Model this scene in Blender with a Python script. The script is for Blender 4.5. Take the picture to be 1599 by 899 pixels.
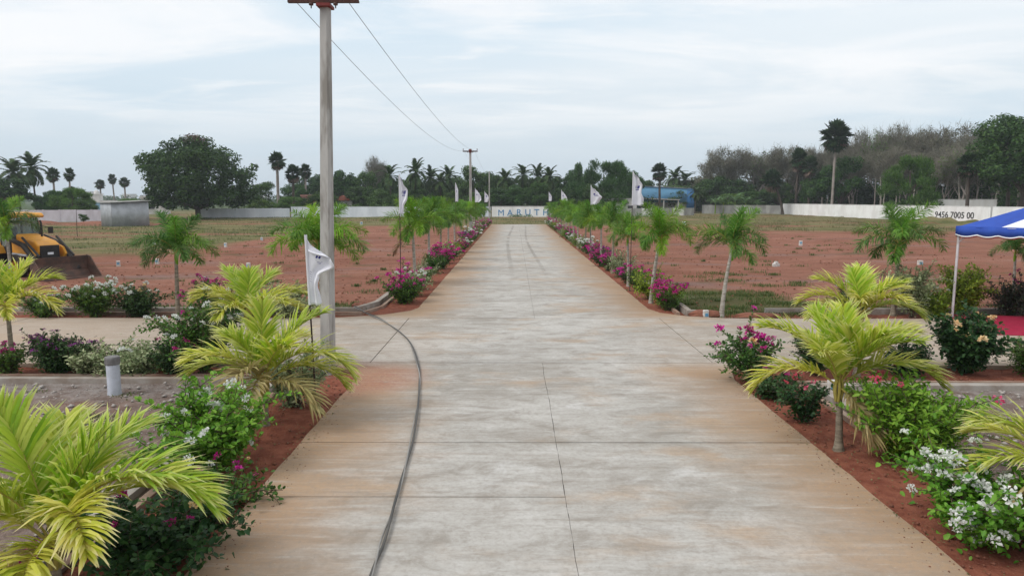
import bpy, math, random
import numpy as np
from mathutils import Vector, Matrix, noise as mnoise
for o in list(bpy.data.objects): bpy.data.objects.remove(o)
SC = bpy.context.scene
COL = SC.collection
R = math.radians

# ------------------------------------------------------------------ camera
cam = bpy.data.cameras.new('camera')
cam.sensor_width = 36.0
cam.lens = 36.0 * 1085.0 / 1599.0
cam.clip_start = 0.1
cam.clip_end = 9000
co = bpy.data.objects.new('camera', cam)
COL.objects.link(co)
co.location = (0, 0, 3.3)
co.rotation_euler = (R(90 - 7.326), 0, R(0.185))
SC.camera = co

# ------------------------------------------------------------------ sky, sun, exposure
SUN_EL, SUN_AZ = 50.0, -112.0          # azimuth clockwise from +Y (the way the road runs)
SC.view_settings.view_transform = 'Standard'
SC.view_settings.look = 'None'
SC.view_settings.gamma = 1
SC.view_settings.use_curve_mapping = False
SC.view_settings.exposure = 0.42


class S:
    """a socket with arithmetic: builds Math nodes"""
    def __init__(s, nt, k): s.nt, s.k = nt, k
    def _m(s, op, *a):
        n = s.nt.nodes.new('ShaderNodeMath'); n.operation = op
        for i, v in enumerate((s,) + a):
            if isinstance(v, S): s.nt.links.new(v.k, n.inputs[i])
            else: n.inputs[i].default_value = v
        return S(s.nt, n.outputs[0])
    def __add__(s, o): return s._m('ADD', o)
    def __sub__(s, o): return s._m('SUBTRACT', o)
    def __mul__(s, o): return s._m('MULTIPLY', o)
    def __truediv__(s, o): return s._m('DIVIDE', o)
    def max(s, o): return s._m('MAXIMUM', o)
    def min(s, o): return s._m('MINIMUM', o)
    def abs(s): return s._m('ABSOLUTE')
    def sin(s): return s._m('SINE')
    def inv(s): return s._m('MULTIPLY_ADD', -1.0, 1.0)
    def ss(s, a, b, lo=0.0, hi=1.0):
        n = s.nt.nodes.new('ShaderNodeMapRange'); n.interpolation_type = 'SMOOTHSTEP'
        s.nt.links.new(s.k, n.inputs[0])
        for i, v in zip((1, 2, 3, 4), (a, b, lo, hi)): n.inputs[i].default_value = v
        return S(s.nt, n.outputs[0])


def link(nt, v, sock):
    if isinstance(v, S): nt.links.new(v.k, sock)
    elif isinstance(v, (tuple, list)): sock.default_value = (*v, 1.0) if len(v) == 3 and len(sock.default_value) == 4 else v
    else: sock.default_value = v


def mixc(nt, f, a, b):
    n = nt.nodes.new('ShaderNodeMix'); n.data_type = 'RGBA'
    link(nt, f, n.inputs[0]); link(nt, a, n.inputs[6]); link(nt, b, n.inputs[7])
    return S(nt, n.outputs[2])


def scaled(nt, vec, sc, off=(0, 0, 0)):
    n = nt.nodes.new('ShaderNodeMapping')
    nt.links.new(vec.k, n.inputs[0]); n.inputs[3].default_value = sc; n.inputs[1].default_value = off
    return S(nt, n.outputs[0])


def noise(nt, vec, scale, detail=4, rough=0.55, dist=0.0):
    n = nt.nodes.new('ShaderNodeTexNoise')
    nt.links.new(vec.k, n.inputs['Vector'])
    n.inputs['Scale'].default_value = scale; n.inputs['Detail'].default_value = detail
    n.inputs['Roughness'].default_value = rough; n.inputs['Distortion'].default_value = dist
    return S(nt, n.outputs[0])


def sep(nt, vec):
    n = nt.nodes.new('ShaderNodeSeparateXYZ'); nt.links.new(vec.k, n.inputs[0])
    return [S(nt, n.outputs[i]) for i in range(3)]


def comb(nt, x, y, z):
    n = nt.nodes.new('ShaderNodeCombineXYZ')
    for i, v in enumerate((x, y, z)): link(nt, v, n.inputs[i])
    return S(nt, n.outputs[0])


world = bpy.data.worlds.new('World')
SC.world = world
world.use_nodes = True
nt = world.node_tree
nt.nodes.clear()
wo = nt.nodes.new('ShaderNodeOutputWorld')
bg = nt.nodes.new('ShaderNodeBackground')
bg.inputs[1].default_value = 0.1
nt.links.new(bg.outputs[0], wo.inputs[0])
sky = nt.nodes.new('ShaderNodeTexSky')
sky.sky_type = 'NISHITA'; sky.sun_disc = False
sky.sun_elevation = R(SUN_EL); sky.sun_rotation = R(SUN_AZ)
sky.dust_density = 3.0; sky.air_density = 1.2
tc = nt.nodes.new('ShaderNodeTexCoord')
d = S(nt, tc.outputs['Generated'])
dx, dy, dz = sep(nt, d)
up = dz.max(0.0)
q = up + 0.10
cv = comb(nt, dx / q, dy / q, 0.0)              # a flat cloud layer overhead
n1 = noise(nt, scaled(nt, cv, (0.55, 1.0, 1), (3.1, 0.4, 0)), 0.9, 7, 0.58, 0.7)
n2 = noise(nt, scaled(nt, cv, (0.55, 1.1, 1), (7.3, 2.2, 0)), 2.4, 6, 0.6, 0.5)
n3 = noise(nt, scaled(nt, cv, (0.6, 1.0, 1), (1.3, 5.2, 0)), 0.35, 3, 0.5, 0.3)
veil = up.ss(0.01, 0.27)                          # thin milky overcast, greyer towards the horizon
base = mixc(nt, veil, (5.1, 5.9, 6.6), (7.0, 7.45, 7.75))
bluish = (n3.ss(0.42, 0.66) * up.ss(0.02, 0.12))
base = mixc(nt, bluish * 0.6, base, (4.2, 5.7, 6.9))
puff = n1.ss(0.38, 0.62) * up.ss(0.04, 0.18)
base = mixc(nt, puff * 0.9, base, (7.9, 7.95, 8.05))
thin = n2.ss(0.50, 0.70) * up.ss(0.05, 0.18)
base = mixc(nt, thin * 0.55, base, (8.1, 8.05, 8.05))
grey = noise(nt, scaled(nt, cv, (0.5, 1.5, 1), (2.3, 9.2, 0)), 2.1, 5, 0.55, 0.4).ss(0.60, 0.76) * up.ss(0.08, 0.22)
base = mixc(nt, grey * 0.5, base, (5.6, 6.4, 7.2))
final = mixc(nt, 0.90, S(nt, sky.outputs[0]), base)
nt.links.new(final.k, bg.inputs[0])

sl = bpy.data.lights.new('sun', 'SUN')
sl.energy = 1.4; sl.angle = R(25); sl.color = (1.0, 0.96, 0.90)
so = bpy.data.objects.new('sun', sl)
COL.objects.link(so)
sv = Vector((math.sin(R(SUN_AZ)) * math.cos(R(SUN_EL)), math.cos(R(SUN_AZ)) * math.cos(R(SUN_EL)), math.sin(R(SUN_EL))))
so.rotation_euler = sv.to_track_quat('Z', 'Y').to_euler()
so.location = (0, 0, 60)

# ------------------------------------------------------------------ materials
def newmat(name):
    m = bpy.data.materials.new(name); m.use_nodes = True
    nt = m.node_tree; nt.nodes.clear()
    out = nt.nodes.new('ShaderNodeOutputMaterial')
    b = nt.nodes.new('ShaderNodeBsdfPrincipled')
    nt.links.new(b.outputs[0], out.inputs[0])
    b.inputs['Specular IOR Level'].default_value = 0.3
    return m, nt, b, out


def bump(nt, b, h, strength=0.4, dist=0.02):
    n = nt.nodes.new('ShaderNodeBump')
    n.inputs['Strength'].default_value = strength; n.inputs['Distance'].default_value = dist
    nt.links.new(h.k, n.inputs['Height']); nt.links.new(n.outputs[0], b.inputs['Normal'])


def wpos(nt):
    return S(nt, nt.nodes.new('ShaderNodeNewGeometry').outputs['Position'])


def opos(nt):
    return S(nt, nt.nodes.new('ShaderNodeTexCoord').outputs['Object'])


def pmat(name, c1, c2=None, rough=0.7, scale=4.0, metal=0.0, bmp=0.0, stretch=(1, 1, 1), spec=0.3, world_space=False, lo=0.35, hi=0.65):
    m, nt, b, out = newmat(name)
    c2 = c2 or tuple(x * 0.75 for x in c1)
    v = wpos(nt) if world_space else opos(nt)
    f = noise(nt, scaled(nt, v, stretch), scale, 6, 0.6)
    link(nt, mixc(nt, f.ss(lo, hi), c1, c2), b.inputs['Base Color'])
    b.inputs['Roughness'].default_value = rough; b.inputs['Metallic'].default_value = metal
    b.inputs['Specular IOR Level'].default_value = spec
    if bmp: bump(nt, b, noise(nt, scaled(nt, v, stretch), scale * 5, 4), bmp, 0.01)
    return m


def leafmat(name, cols, trans=0.3, tip=None, rough=0.5, var=0.25, tipw=(0.6, 1.0), spec=0.3):
    m, nt, b, out = newmat(name)
    g = nt.nodes.new('ShaderNodeNewGeometry')
    rp = nt.nodes.new('ShaderNodeValToRGB')
    el = rp.color_ramp.elements
    while len(el) < len(cols): el.new(0.5)
    for i, c in enumerate(cols):
        el[i].position = i / max(1, len(cols) - 1); el[i].color = (*c, 1)
    nt.links.new(g.outputs['Random Per Island'], rp.inputs[0])
    c = S(nt, rp.outputs[0])
    if tip:
        a = nt.nodes.new('ShaderNodeAttribute'); a.attribute_name = 'tip'
        c = mixc(nt, S(nt, a.outputs['Fac']).ss(*tipw) * 0.8, c, tip)
    oi = nt.nodes.new('ShaderNodeObjectInfo')
    h = nt.nodes.new('ShaderNodeHueSaturation')
    nt.links.new(c.k, h.inputs['Color'])
    k = S(nt, oi.outputs['Random'])
    link(nt, k * var + (1 - var / 2), h.inputs['Value'])
    link(nt, (k * 7.31).sin() * 0.012 + 0.5, h.inputs['Hue'])
    c = S(nt, h.outputs[0])
    link(nt, c, b.inputs['Base Color']); b.inputs['Roughness'].default_value = rough
    b.inputs['Specular IOR Level'].default_value = spec
    t = nt.nodes.new('ShaderNodeBsdfTranslucent')
    nt.links.new(c.k, t.inputs[0])
    mx = nt.nodes.new('ShaderNodeMixShader'); mx.inputs[0].default_value = trans
    nt.links.new(b.outputs[0], mx.inputs[1]); nt.links.new(t.outputs[0], mx.inputs[2])
    nt.links.new(mx.outputs[0], out.inputs[0])
    return m


M = {}
# concrete of the road, all in world metres
m, nt, b, out = newmat('road_concrete')
p = wpos(nt); x, y, z = sep(nt, p)
big = noise(nt, scaled(nt, p, (0.45, 0.8, 1)), 0.55, 6, 0.62, 0.5)
broom = noise(nt, scaled(nt, p, (0.45, 2.6, 1)), 1.1, 8, 0.72, 0.4)
fine = noise(nt, p, 16, 6, 0.72)
fineb = noise(nt, scaled(nt, p, (5, 40, 1)), 1.0, 3, 0.6)
mid = noise(nt, scaled(nt, p, (1.0, 1.5, 1), (3, 9, 0)), 1.7, 7, 0.7, 0.6)
c = mixc(nt, big.ss(0.30, 0.70), (0.325, 0.305, 0.276), (0.475, 0.46, 0.434))
c = mixc(nt, mid.ss(0.45, 0.68) * 0.7, c, (0.235, 0.208, 0.178))
c = mixc(nt, mid.ss(0.48, 0.30) * 0.55, c, (0.54, 0.525, 0.505))
c = mixc(nt, broom.ss(0.47, 0.27) * 0.35, c, (0.55, 0.535, 0.51))
c = mixc(nt, noise(nt, scaled(nt, p, (0.8, 1.6, 1), (8, 3, 0)), 0.8, 6, 0.65, 0.8).ss(0.56, 0.72) * 0.5, c, (0.60, 0.595, 0.59))
str2 = noise(nt, scaled(nt, p, (0.7, 9.0, 1), (1, 4, 0)), 1.0, 6, 0.7, 0.3)
edge = (x - 0.57).abs()
cross = (y - 16.4).abs().ss(2.2, 3.4)                      # the cross road carries less soil wash
wash = (edge + (big - 0.5) * 3.2 + (broom - 0.5) * 2.0).ss(1.3, 3.5) * (cross * 0.75 + 0.25)
c = mixc(nt, wash * 0.95, c, (0.345, 0.222, 0.132))
side = (edge - 3.5 + (big - 0.5) * 3.0).ss(0.0, 9.0)
c = mixc(nt, side * 0.75, c, (0.39, 0.30, 0.225))
ry = noise(nt, scaled(nt, p, (0.9, 1.6, 1), (4, 1, 0)), 0.42, 5, 0.6)
c = mixc(nt, ry.ss(0.52, 0.68) * 0.60, c, (0.40, 0.27, 0.165))
red = noise(nt, scaled(nt, p, (1, 1.4, 1), (5.1, 7.7, 0)), 0.35, 6, 0.65)
spill = ((x + 3.1) * (x + 3.1) + (y - 12.6) * (y - 12.6) * 1.2).ss(3.2, 0.05) * (fine + red * 0.8).ss(0.62, 1.1)
c = mixc(nt, spill * 0.95, c, (0.30, 0.105, 0.06))
c = mixc(nt, red.ss(0.64, 0.75) * 0.35, c, (0.36, 0.17, 0.10))
# tyre marks towards the far end
bend = ((y * 0.085).sin() * 0.30) + ((y * 0.031).sin() * 0.35)
for off, wdt in ((-0.55, 0.16), (0.95, 0.13)):
    d_ = (x - bend - off).abs()
    tr = d_.ss(wdt, wdt * 0.35) * y.ss(24, 44) * y.ss(92, 80) * noise(nt, scaled(nt, p, (1, 0.4, 1)), 0.8, 4).ss(0.25, 0.6)
    c = mixc(nt, tr * 0.6, c, (0.17, 0.155, 0.135))
spots = noise(nt, scaled(nt, p, (1, 1, 1), (2, 2, 0)), 2.2, 2, 0.5).ss(0.74, 0.80)
c = mixc(nt, spots * 0.5, c, (0.2, 0.17, 0.14))
# broom streaks, grit and dust lie over everything
c = mixc(nt, broom.ss(0.50, 0.76) * 0.50, c, (0.235, 0.195, 0.155))
c = mixc(nt, str2.ss(0.52, 0.74) * 0.38, c, (0.21, 0.175, 0.14))
c = mixc(nt, str2.ss(0.47, 0.30) * 0.30, c, (0.56, 0.545, 0.52))
grit = noise(nt, p, 45, 3, 0.6)
c = mixc(nt, fine.ss(0.40, 0.72) * 0.45, c, (0.24, 0.21, 0.18))
c = mixc(nt, grit.ss(0.60, 0.75) * 0.40, c, (0.17, 0.15, 0.13))
c = mixc(nt, noise(nt, scaled(nt, p, (1, 1, 1), (5, 5, 5)), 40, 3, 0.6).ss(0.62, 0.75) * 0.35, c, (0.60, 0.58, 0.55))
link(nt, c, b.inputs['Base Color']); b.inputs['Roughness'].default_value = 0.86
b.inputs['Specular IOR Level'].default_value = 0.22
bump(nt, b, fineb * 0.6 + fine * 0.7, 0.5, 0.006)
M['concrete'] = m

# plot ground: red graded soil, grass, gravel
m, nt, b, out = newmat('plot_ground')
p = wpos(nt); x, y, z = sep(nt, p)
nb = noise(nt, p, 0.12, 6, 0.6, 0.3)
ns = noise(nt, scaled(nt, p, (0.22, 0.75, 1)), 0.9, 8, 0.68, 0.9)
nf = noise(nt, p, 3.2, 7, 0.68)
ng = noise(nt, p, 14, 5, 0.7)
c = mixc(nt, nb.ss(0.3, 0.7), (0.232, 0.097, 0.062), (0.30, 0.141, 0.098))
c = mixc(nt, ns.ss(0.44, 0.72) * 0.6, c, (0.150, 0.060, 0.040))
c = mixc(nt, ns.ss(0.50, 0.28) * 0.45, c, (0.36, 0.20, 0.15))
c = mixc(nt, nf.ss(0.50, 0.70) * 0.5, c, (0.13, 0.06, 0.042))
# grey-brown ash and gravel streaks
ash = noise(nt, scaled(nt, p, (0.5, 1.1, 1), (9, 2, 0)), 0.22, 6, 0.6).ss(0.52, 0.66)
c = mixc(nt, ash * y.ss(75, 40) * 0.55, c, (0.20, 0.155, 0.145))
# near plots: pale brown with gravel
near = (y + (nb - 0.5) * 3).ss(13.2, 12.0)
gc = mixc(nt, nf.ss(0.35, 0.65), (0.165, 0.118, 0.098), (0.265, 0.20, 0.17))
gc = mixc(nt, ng.ss(0.52, 0.74) * 0.7, gc, (0.33, 0.30, 0.285))
gc = mixc(nt, noise(nt, p, 0.6, 5, 0.6).ss(0.52, 0.68) * 0.7, gc, (0.22, 0.105, 0.07))
kerbgrey = (y - 12.1 + (nf - 0.5) * 1.6).ss(-1.3, 0.0)
gc = mixc(nt, kerbgrey * 0.6 * nf.ss(0.3, 0.6), gc, (0.31, 0.295, 0.285))
c = mixc(nt, near, c, gc)
# grass and dry weeds
wob = (nb - 0.5) * 14
gl = (x + wob * 0.5).ss(-20.0, -22.5) * (y + wob).ss(39, 46)
gfar = (y + wob * 0.6).ss(82, 91)
gr2 = (x + wob).ss(20, 30) * (y + wob).ss(66, 80)
g_ = gl.max(gfar).max(gr2)
ridge = (x + wob).ss(-40, -46) * y.ss(86, 89) * y.ss(99, 97)
strip = noise(nt, scaled(nt, p, (0.25, 1.2, 1), (1, 3, 0)), 0.16, 4, 0.5).ss(0.54, 0.62)
g_ = g_ * (ridge.inv()) * (strip * 0.8).inv()
far_red = (x - 26 + wob).abs().ss(16, 10) * (y - 87).abs().ss(4.0, 2.0)
g_ = g_ * far_red.inv()
gcol = mixc(nt, noise(nt, scaled(nt, p, (0.3, 1, 1)), 0.35, 6, 0.62).ss(0.36, 0.62), (0.085, 0.105, 0.032), (0.20, 0.175, 0.085))
gcol = mixc(nt, nf.ss(0.5, 0.75) * 0.4, gcol, (0.055, 0.075, 0.022))
c = mixc(nt, g_ * 0.94, c, gcol)
patch = noise(nt, scaled(nt, p, (0.6, 1.3, 1), (6, 6, 0)), 0.30, 6, 0.62).ss(0.59, 0.68) * y.ss(19.5, 20.5)
c = mixc(nt, patch * 0.6, c, (0.08, 0.085, 0.034))
gd = ((x - 6.4) / 3.4); ge = ((y - 22.5) / 4.2)
gp = (gd * gd + ge * ge + (nf - 0.5) * 1.6).ss(1.1, 0.45)
gd2 = ((x + 6.3) / 2.2); ge2 = ((y - 21.4) / 1.1)
gp = gp.max((gd2 * gd2 + ge2 * ge2 + (nf - 0.5) * 1.6).ss(1.0, 0.4))
c = mixc(nt, gp * 0.8, c, (0.07, 0.095, 0.032))
fade = (y + x.abs() * 0.5).ss(190, 300)
c = mixc(nt, fade, c, (0.06, 0.085, 0.035))
link(nt, c, b.inputs['Base Color']); b.inputs['Roughness'].default_value = 0.95
b.inputs['Specular IOR Level'].default_value = 0.1
bump(nt, b, nf * 1.0 + ng * 0.35 + ns * 2.0, 1.0, 0.12)
M['ground'] = m

m, nt, b, out = newmat('bed_soil')
p = wpos(nt)
nf = noise(nt, p, 5, 7, 0.68); ng = noise(nt, p, 30, 4, 0.7)
c = mixc(nt, nf.ss(0.32, 0.68), (0.165, 0.052, 0.034), (0.265, 0.098, 0.062))
c = mixc(nt, ng.ss(0.58, 0.74) * 0.5, c, (0.34, 0.17, 0.12))
link(nt, c, b.inputs['Base Color']); b.inputs['Roughness'].default_value = 0.95
b.inputs['Specular IOR Level'].default_value = 0.1
bump(nt, b, nf + ng * 0.5, 0.9, 0.03)
M['bed'] = m

M['kerb_light'] = pmat('kerb_concrete', (0.36, 0.33, 0.30), (0.25, 0.20, 0.165), 0.9, 2.2, bmp=0.3, world_space=True)
M['kerb_red'] = pmat('kerb_soiled_concrete', (0.33, 0.245, 0.19), (0.24, 0.13, 0.09), 0.92, 1.6, bmp=0.3, world_space=True)
M['pole'] = pmat('pole_concrete', (0.41, 0.40, 0.385), (0.24, 0.225, 0.205), 0.9, 2.4, bmp=0.5, stretch=(2.4, 2.4, 0.45), lo=.42, hi=.66)
M['rust'] = pmat('rusty_steel', (0.10, 0.048, 0.036), (0.06, 0.03, 0.026), 0.75, 9, metal=0.3)
M['redpaint'] = pmat('red_oxide_paint', (0.22, 0.04, 0.035), (0.14, 0.03, 0.028), 0.7, 9)
M['porcelain'] = pmat('insulator_glaze', (0.10, 0.045, 0.035), (0.07, 0.035, 0.03), 0.3, 9)
M['wire'] = pmat('wire_aluminium', (0.30, 0.30, 0.31), (0.24, 0.24, 0.25), 0.6, 9)
M['cable'] = pmat('cable_sheath', (0.052, 0.05, 0.048), (0.095, 0.088, 0.08), 0.55, 1.5, spec=0.4)
M['cable_grey'] = pmat('cable_grey_sheath', (0.30, 0.29, 0.275), (0.20, 0.19, 0.18), 0.6, 1.5)
M['black'] = pmat('black_paint', (0.018, 0.017, 0.017), (0.035, 0.03, 0.028), 0.55, 7)
M['darkpole'] = pmat('flag_pole_paint', (0.035, 0.022, 0.022), (0.06, 0.03, 0.028), 0.6, 7)
M['cloth'] = None
m, nt, b, out = newmat('white_flag_cloth')
link(nt, mixc(nt, noise(nt, opos(nt), 3, 4).ss(0.3, 0.7), (0.84, 0.84, 0.89), (0.78, 0.78, 0.84)), b.inputs['Base Color'])
b.inputs['Roughness'].default_value = 0.85
t = nt.nodes.new('ShaderNodeBsdfTranslucent'); t.inputs[0].default_value = (0.75, 0.75, 0.82, 1)
mx = nt.nodes.new('ShaderNodeMixShader'); mx.inputs[0].default_value = 0.25
nt.links.new(b.outputs[0], mx.inputs[1]); nt.links.new(t.outputs[0], mx.inputs[2]); nt.links.new(mx.outputs[0], out.inputs[0])
M['cloth'] = m
M['navy'] = pmat('navy_print', (0.04, 0.04, 0.22), (0.05, 0.05, 0.26), 0.8, 5)
M['bollard'] = pmat('bollard_pipe', (0.50, 0.53, 0.60), (0.40, 0.42, 0.47), 0.55, 5)
M['bollard_cap'] = pmat('bollard_cap_plastic', (0.20, 0.195, 0.195), (0.145, 0.14, 0.14), 0.7, 8)
M['marker'] = pmat('marker_whitewash', (0.66, 0.66, 0.64), (0.44, 0.40, 0.37), 0.85, 12)
M['marker_blue'] = pmat('marker_blue_paint', (0.10, 0.30, 0.50), (0.2, 0.4, 0.55), 0.8, 12)
M['wall_white'] = pmat('limewashed_wall', (0.84, 0.84, 0.84), (0.72, 0.71, 0.70), 0.9, 0.7, world_space=True, stretch=(1, 1, 0.5))
M['wall_lilac'] = pmat('pale_lilac_wall', (0.64, 0.60, 0.66), (0.52, 0.48, 0.52), 0.9, 0.7, world_space=True, stretch=(1, 1, 0.5))
M['wall_bluish'] = pmat('pale_blue_white_wall', (0.76, 0.80, 0.86), (0.64, 0.68, 0.74), 0.9, 0.6, world_space=True, stretch=(1, 1, 0.4))
M['wall_grey'] = pmat('bare_concrete_wall', (0.40, 0.40, 0.385), (0.25, 0.245, 0.235), 0.92, 0.8, world_space=True, stretch=(1, 1, 0.4))
M['letter_blue'] = pmat('blue_letter_paint', (0.04, 0.20, 0.42), (0.06, 0.25, 0.47), 0.85, 2)
M['letter_black'] = pmat('black_letter_paint', (0.03, 0.03, 0.03), (0.06, 0.06, 0.06), 0.85, 2)
M['sheet_grey'] = pmat('galvanised_sheet', (0.44, 0.46, 0.49), (0.34, 0.355, 0.38), 0.5, 1.2, metal=0.3)
M['sheet_blue'] = pmat('blue_sheet', (0.14, 0.33, 0.52), (0.11, 0.27, 0.44), 0.55, 0.5)
M['sheet_blue_dark'] = pmat('deep_blue_sheet', (0.04, 0.16, 0.36), (0.035, 0.13, 0.3), 0.55, 0.5)
M['plaster'] = pmat('house_plaster', (0.62, 0.61, 0.60), (0.50, 0.48, 0.46), 0.9, 0.5)
M['plaster_blue'] = pmat('house_blue_plaster', (0.24, 0.40, 0.52), (0.20, 0.34, 0.45), 0.9, 0.5)
M['plaster_pink'] = pmat('house_pink_plaster', (0.52, 0.27, 0.22), (0.42, 0.22, 0.18), 0.9, 0.5)
M['rooftile'] = pmat('clay_roof', (0.32, 0.10, 0.06), (0.24, 0.085, 0.055), 0.85, 1.0)
M['darkgap'] = pmat('window_dark', (0.03, 0.032, 0.036), (0.045, 0.047, 0.05), 0.3, 2)
M['yellowtank'] = pmat('yellow_tank', (0.55, 0.34, 0.03), (0.45, 0.28, 0.03), 0.5, 2)
M['orange'] = pmat('machine_orange', (0.78, 0.36, 0.03), (0.62, 0.27, 0.04), 0.45, 2.5, spec=0.5)
M['bucket'] = pmat('worn_bucket_steel', (0.085, 0.060, 0.050), (0.15, 0.085, 0.065), 0.6, 3.0, metal=0.4, bmp=0.3)
M['tyre'] = pmat('tyre_rubber', (0.025, 0.023, 0.022), (0.075, 0.045, 0.036), 0.9, 4)
M['glass'] = None
m, nt, b, out = newmat('cab_glass')
b.inputs['Base Color'].default_value = (0.55, 0.65, 0.68, 1); b.inputs['Roughness'].default_value = 0.05
b.inputs['Transmission Weight'].default_value = 0.85; b.inputs['IOR'].default_value = 1.25
M['glass'] = m
M['tent_blue'] = pmat('blue_canvas', (0.028, 0.085, 0.42), (0.024, 0.065, 0.34), 0.75, 2)
M['tent_white'] = pmat('white_canvas', (0.78, 0.79, 0.82), (0.68, 0.69, 0.73), 0.8, 2)
M['tent_red'] = pmat('red_canvas', (0.42, 0.03, 0.06), (0.35, 0.025, 0.05), 0.8, 2)
M['tent_pole'] = pmat('white_pole_paint', (0.62, 0.60, 0.63), (0.45, 0.42, 0.43), 0.5, 4)
M['carpet'] = pmat('red_carpet', (0.36, 0.012, 0.05), (0.30, 0.010, 0.042), 0.95, 4, bmp=0.3)
M['tablecloth'] = pmat('white_tablecloth', (0.78, 0.78, 0.82), (0.68, 0.68, 0.74), 0.85, 3)
M['stone'] = pmat('stone_grey', (0.30, 0.27, 0.25), (0.40, 0.365, 0.34), 0.9, 6, world_space=True)
M['clod'] = pmat('soil_clod', (0.25, 0.10, 0.065), (0.17, 0.07, 0.045), 0.95, 6, world_space=True)

M['bark_palm'] = pmat('palm_bark', (0.30, 0.26, 0.20), (0.17, 0.14, 0.105), 0.9, 6, bmp=0.4, stretch=(1, 1, 4))
M['bark_pale'] = pmat('limed_palm_bark', (0.42, 0.40, 0.36), (0.25, 0.22, 0.18), 0.9, 5, bmp=0.3, stretch=(1, 1, 4))
M['bark_dark'] = pmat('dark_bark', (0.060, 0.048, 0.040), (0.10, 0.08, 0.065), 0.95, 2.0, stretch=(1, 1, 0.4))
M['bark_grey'] = pmat('grey_bark', (0.22, 0.19, 0.17), (0.33, 0.29, 0.265), 0.95, 2.0, stretch=(1, 1, 0.4))
M['stem'] = pmat('shrub_stem', (0.12, 0.085, 0.055), (0.08, 0.06, 0.04), 0.9, 9)
M['frond_stalk'] = pmat('golden_frond_stalk', (0.40, 0.34, 0.08), (0.30, 0.25, 0.05), 0.6, 4)
M['gold'] = leafmat('golden_palm_leaf', [(0.34, 0.44, 0.03), (0.58, 0.61, 0.08), (0.74, 0.71, 0.20)], 0.42, tip=(0.80, 0.74, 0.46))
M['goldgreen'] = leafmat('young_golden_palm_leaf', [(0.26, 0.43, 0.02), (0.48, 0.58, 0.05), (0.64, 0.66, 0.13)], 0.42, tip=(0.76, 0.73, 0.36))
M['drygold'] = leafmat('faded_palm_leaf', [(0.42, 0.36, 0.14), (0.56, 0.48, 0.24), (0.34, 0.24, 0.10)], 0.3, tip=(0.36, 0.22, 0.11))
M['fox'] = leafmat('foxtail_leaf', [(0.065, 0.175, 0.016), (0.115, 0.265, 0.025), (0.19, 0.35, 0.05)], 0.36, tip=(0.22, 0.36, 0.06))
M['foxlime'] = leafmat('lime_foxtail_leaf', [(0.12, 0.28, 0.012), (0.19, 0.38, 0.02), (0.26, 0.44, 0.04)], 0.38, tip=(0.3, 0.46, 0.06))
M['foxdark'] = leafmat('dark_foxtail_leaf', [(0.045, 0.125, 0.022), (0.08, 0.19, 0.035), (0.13, 0.26, 0.05)], 0.33, tip=(0.16, 0.24, 0.07))
M['foxbrown'] = leafmat('dry_foxtail_leaf', [(0.22, 0.10, 0.05), (0.28, 0.15, 0.07), (0.20, 0.13, 0.05)], 0.25, tip=(0.3, 0.17, 0.09))
M['coco'] = leafmat('coconut_leaf', [(0.020, 0.055, 0.015), (0.040, 0.092, 0.022), (0.075, 0.125, 0.034)], 0.22, tip=(0.10, 0.11, 0.045), spec=0.2)
M['palmyra'] = leafmat('palmyra_leaf', [(0.014, 0.038, 0.014), (0.028, 0.06, 0.018), (0.05, 0.085, 0.03)], 0.18, spec=0.2)
M['dryfrond'] = leafmat('dry_palmyra_leaf', [(0.10, 0.06, 0.045), (0.16, 0.11, 0.08)], 0.1)
M['banana'] = leafmat('banana_leaf', [(0.08, 0.17, 0.05), (0.13, 0.22, 0.09)], 0.3)
M['tree_dark'] = leafmat('dark_tree_leaf', [(0.012, 0.038, 0.010), (0.028, 0.072, 0.016), (0.060, 0.125, 0.026)], 0.2, spec=0.15)
M['tree_mid'] = leafmat('mid_tree_leaf', [(0.022, 0.062, 0.014), (0.046, 0.108, 0.022), (0.085, 0.16, 0.036)], 0.22, spec=0.15)
M['tree_light'] = leafmat('light_tree_leaf', [(0.05, 0.115, 0.022), (0.09, 0.175, 0.03), (0.13, 0.225, 0.045)], 0.25, spec=0.15)
M['tree_dry'] = leafmat('dry_tree_leaf', [(0.115, 0.12, 0.07), (0.16, 0.155, 0.105), (0.085, 0.11, 0.05)], 0.2, spec=0.1)
M['twig'] = leafmat('bare_twig', [(0.15, 0.143, 0.11), (0.20, 0.185, 0.15), (0.115, 0.115, 0.085)], 0.0, spec=0.1)
M['leaf_green'] = leafmat('bougainvillea_leaf', [(0.035, 0.095, 0.018), (0.07, 0.16, 0.025), (0.12, 0.22, 0.03)], 0.3)
M['leaf_bright'] = leafmat('bright_shrub_leaf', [(0.09, 0.24, 0.02), (0.165, 0.35, 0.03), (0.26, 0.45, 0.055)], 0.33)
M['leaf_dark'] = leafmat('dark_shrub_leaf', [(0.018, 0.055, 0.017), (0.035, 0.09, 0.025), (0.06, 0.13, 0.03)], 0.25)
M['leaf_lime'] = leafmat('lime_shrub_leaf', [(0.14, 0.24, 0.02), (0.22, 0.33, 0.03), (0.30, 0.40, 0.05)], 0.33)
M['leaf_varieg'] = leafmat('variegated_leaf', [(0.12, 0.20, 0.07), (0.40, 0.45, 0.25), (0.20, 0.27, 0.12), (0.55, 0.58, 0.36)], 0.28)
M['leaf_purple'] = leafmat('purple_tinged_leaf', [(0.03, 0.06, 0.025), (0.065, 0.05, 0.06), (0.045, 0.10, 0.03)], 0.25)
M['magenta'] = leafmat('magenta_bract', [(0.42, 0.010, 0.19), (0.58, 0.022, 0.29), (0.68, 0.07, 0.38)], 0.3)
M['purple'] = leafmat('purple_bract', [(0.18, 0.02, 0.17), (0.27, 0.04, 0.25), (0.33, 0.08, 0.32)], 0.3)
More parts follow.
